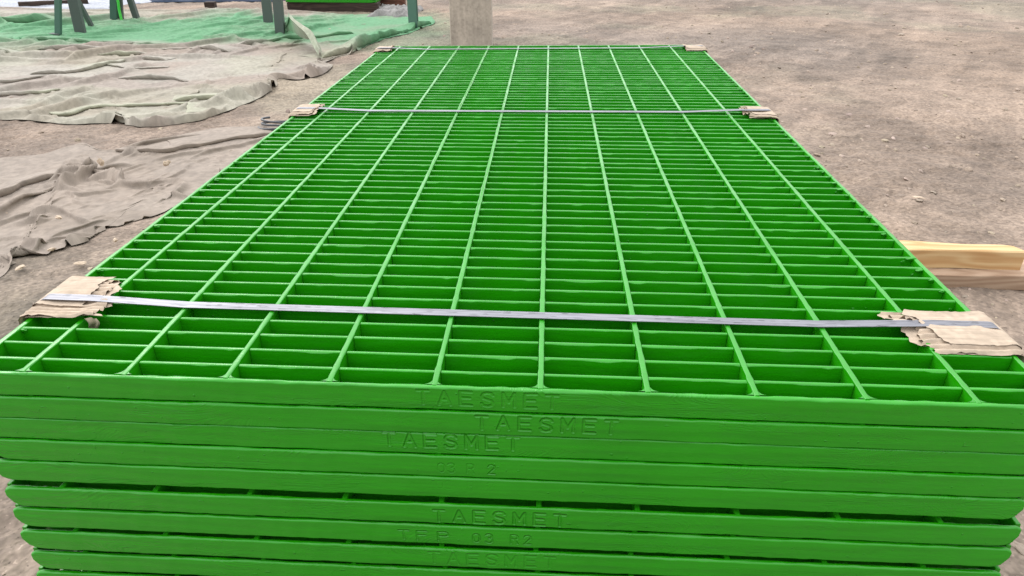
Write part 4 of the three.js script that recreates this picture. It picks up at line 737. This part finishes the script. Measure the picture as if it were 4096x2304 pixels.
// concrete post
{
  const cm = tex(512, 512, (i, j) => { const x = i / 512, y = j / 512; const k = 0.78 + 0.2 * (fbm(x * 8, y * 8, 1801, 4, 8) - 0.5) + 0.12 * (fbm(x * 40, y * 3, 1803, 3, 40, 3) - 0.5) + 0.1 * (fbm(x * 60, y * 60, 1807, 2, 60) - 0.5) - 0.05 * ss(0.8, 0.9, vn(x * 70, y * 70, 1811, 70)); return [k * 1.0, k * 0.965, k * 0.915]; }, { srgb: true });
  const g = new RoundedBoxGeometry(0.346, 3.4, 0.346, 3, 0.014), p = g.attributes.position, u = g.attributes.uv, n = g.attributes.normal;
  for (let k = 0; k < p.count; k++) u.setXY(k, (Math.abs(n.getX(k)) > 0.6 ? p.getZ(k) : p.getX(k)) + 0.2, p.getY(k));
  const post = single('concrete_post', g, mat({ color: lin(0.70, 0.66, 0.61), map: cm, bumpMap: cm, bumpScale: 0.003, roughness: 0.95 }), 'square beige concrete post standing behind the far end of the stack', 'post');
  post.position.set(-0.605, 1.65, -5.775); post.rotation.y = 0.05;
}

// ---------------------------------------------------------------- small things
{
  const R = rng(4242), band = mat({ color: lin(0.05, 0.052, 0.058), roughness: 0.45 });
  const pts = []; for (let k = 0; k <= 90; k++) { const a = k / 90 * Math.PI * 5.2, r = 0.095 + 0.02 * Math.sin(a * 0.37) + 0.012 * (k / 90); pts.push(V(Math.cos(a) * r * 1.25, 0.014 + 0.03 * (k / 90) + 0.018 * Math.sin(a * 0.9 + 1), Math.sin(a) * r)); }
  const g = new THREE.TubeGeometry(new THREE.CatmullRomCurve3(pts), 220, 0.006, 6); const p = g.attributes.position;
  const o = single('strap_coil', g, band, 'loose coil of black banding lying left of the middle strap', 'coil'); o.position.set(-1.34, gh(-1.34, -3.1), -3.12);
}
const chipWood = woodMaterial(1901, [0.78, 0.71, 0.63], [0.66, 0.58, 0.50], 0.95);
const lumpy = (seed, sx, sy, sz) => { const g = new THREE.IcosahedronGeometry(1, 3), p = g.attributes.position; for (let k = 0; k < p.count; k++) { const q = V().fromBufferAttribute(p, k), e = 0.62 + 0.75 * vn(q.x * 2.2 + 9, q.y * 2.2 + q.z * 1.9 + 9, seed); p.setXYZ(k, q.x * sx * e + 0.4 * sx * q.z * q.z, q.y * sy * e, q.z * sz * e); } g.computeVertexNormals(); return g; };
[['pale crumpled paper ball on the dusty cloth, left one', -1.809, -2.219, 0.020, 0.02, 0.09], ['pale crumpled paper ball on the dusty cloth, close to the stack', -1.521, -2.209, 0.026, 0.014, 0.1], ['curled wood chip on the lower folds of the dusty cloth', -1.637, -1.658, 0.024, 0.007, 0.07], ['curled wood chip at the lower hem of the dusty cloth', -1.585, -1.515, 0.019, 0.007, 0.02], ['wood chip on bare soil by the left edge of the stack', -1.437, -1.629, 0.018, 0.008, 0.012], ['ribbed scrap of cardboard on bare soil left of the stack', -1.441, -1.434, 0.03, 0.006, 0.012], ['flat wood chip on bare soil below the dusty cloth', -1.603, -1.38, 0.028, 0.005, 0.012], ['flat pale scrap of paper on the ground right of the stack', 1.505, -2.127, 0.034, 0.004, 0.012]].forEach(([label, x, z, s, h, lift], i) => {
  const o = single('litter_scrap', lumpy(1950 + i, s * 0.62, h * 0.75, s * 0.33), chipWood, label, 'scrap', 'scraps lying about'); o.position.set(x, gh(x, z) + Math.max(0, ghFine(x, z)) + lift, z); o.rotation.y = i * 1.3;
});
// loose clods and pebbles: nobody could count them
{
  const R = rng(99), gs = lumpy(1991, 1, 0.42, 0.85), soilM = mat({ color: lin(0.40, 0.32, 0.26), roughness: 1 }), N = 5200;
  const im = new THREE.InstancedMesh(gs, soilM, N), M = new THREE.Matrix4(), q = new THREE.Quaternion();
  for (let k = 0; k < N; k++) {
    let x, z; do { z = 0.1 - Math.pow(R(), 1.25) * 10.5; x = lerp(-1.7, 1, R()) * (1.2 + -z * 0.75) + 0.4; if (R() < 0.55) x = 0.7 + R() * (1.2 - z * 0.75); } while (Math.abs(x) < 0.56 && z > -2);
    const s = 0.0022 + 0.013 * Math.pow(R(), 4) + (R() < 0.03 ? 0.016 * R() : 0);
    q.setFromEuler(new THREE.Euler(R() * 0.6, R() * 6.3, R() * 0.6));
    M.compose(V(x, gh(x, z) + ghFine(x, z) + s * 0.15, z), q, V(s * (0.8 + R() * 0.6), s, s)); im.setMatrixAt(k, M);
    const c = 0.55 + R() * 0.5; im.setColorAt(k, lin(c, c * (0.95 + R() * 0.08), c * (0.9 + R() * 0.12)));
  }
  im.name = 'soil_clods'; im.castShadow = im.receiveShadow = true; im.userData = { kind: 'stuff', label: 'loose clods and pebbles scattered over the bare soil', category: 'clods' }; scene.add(im);
}

renderer.render(scene, camera);
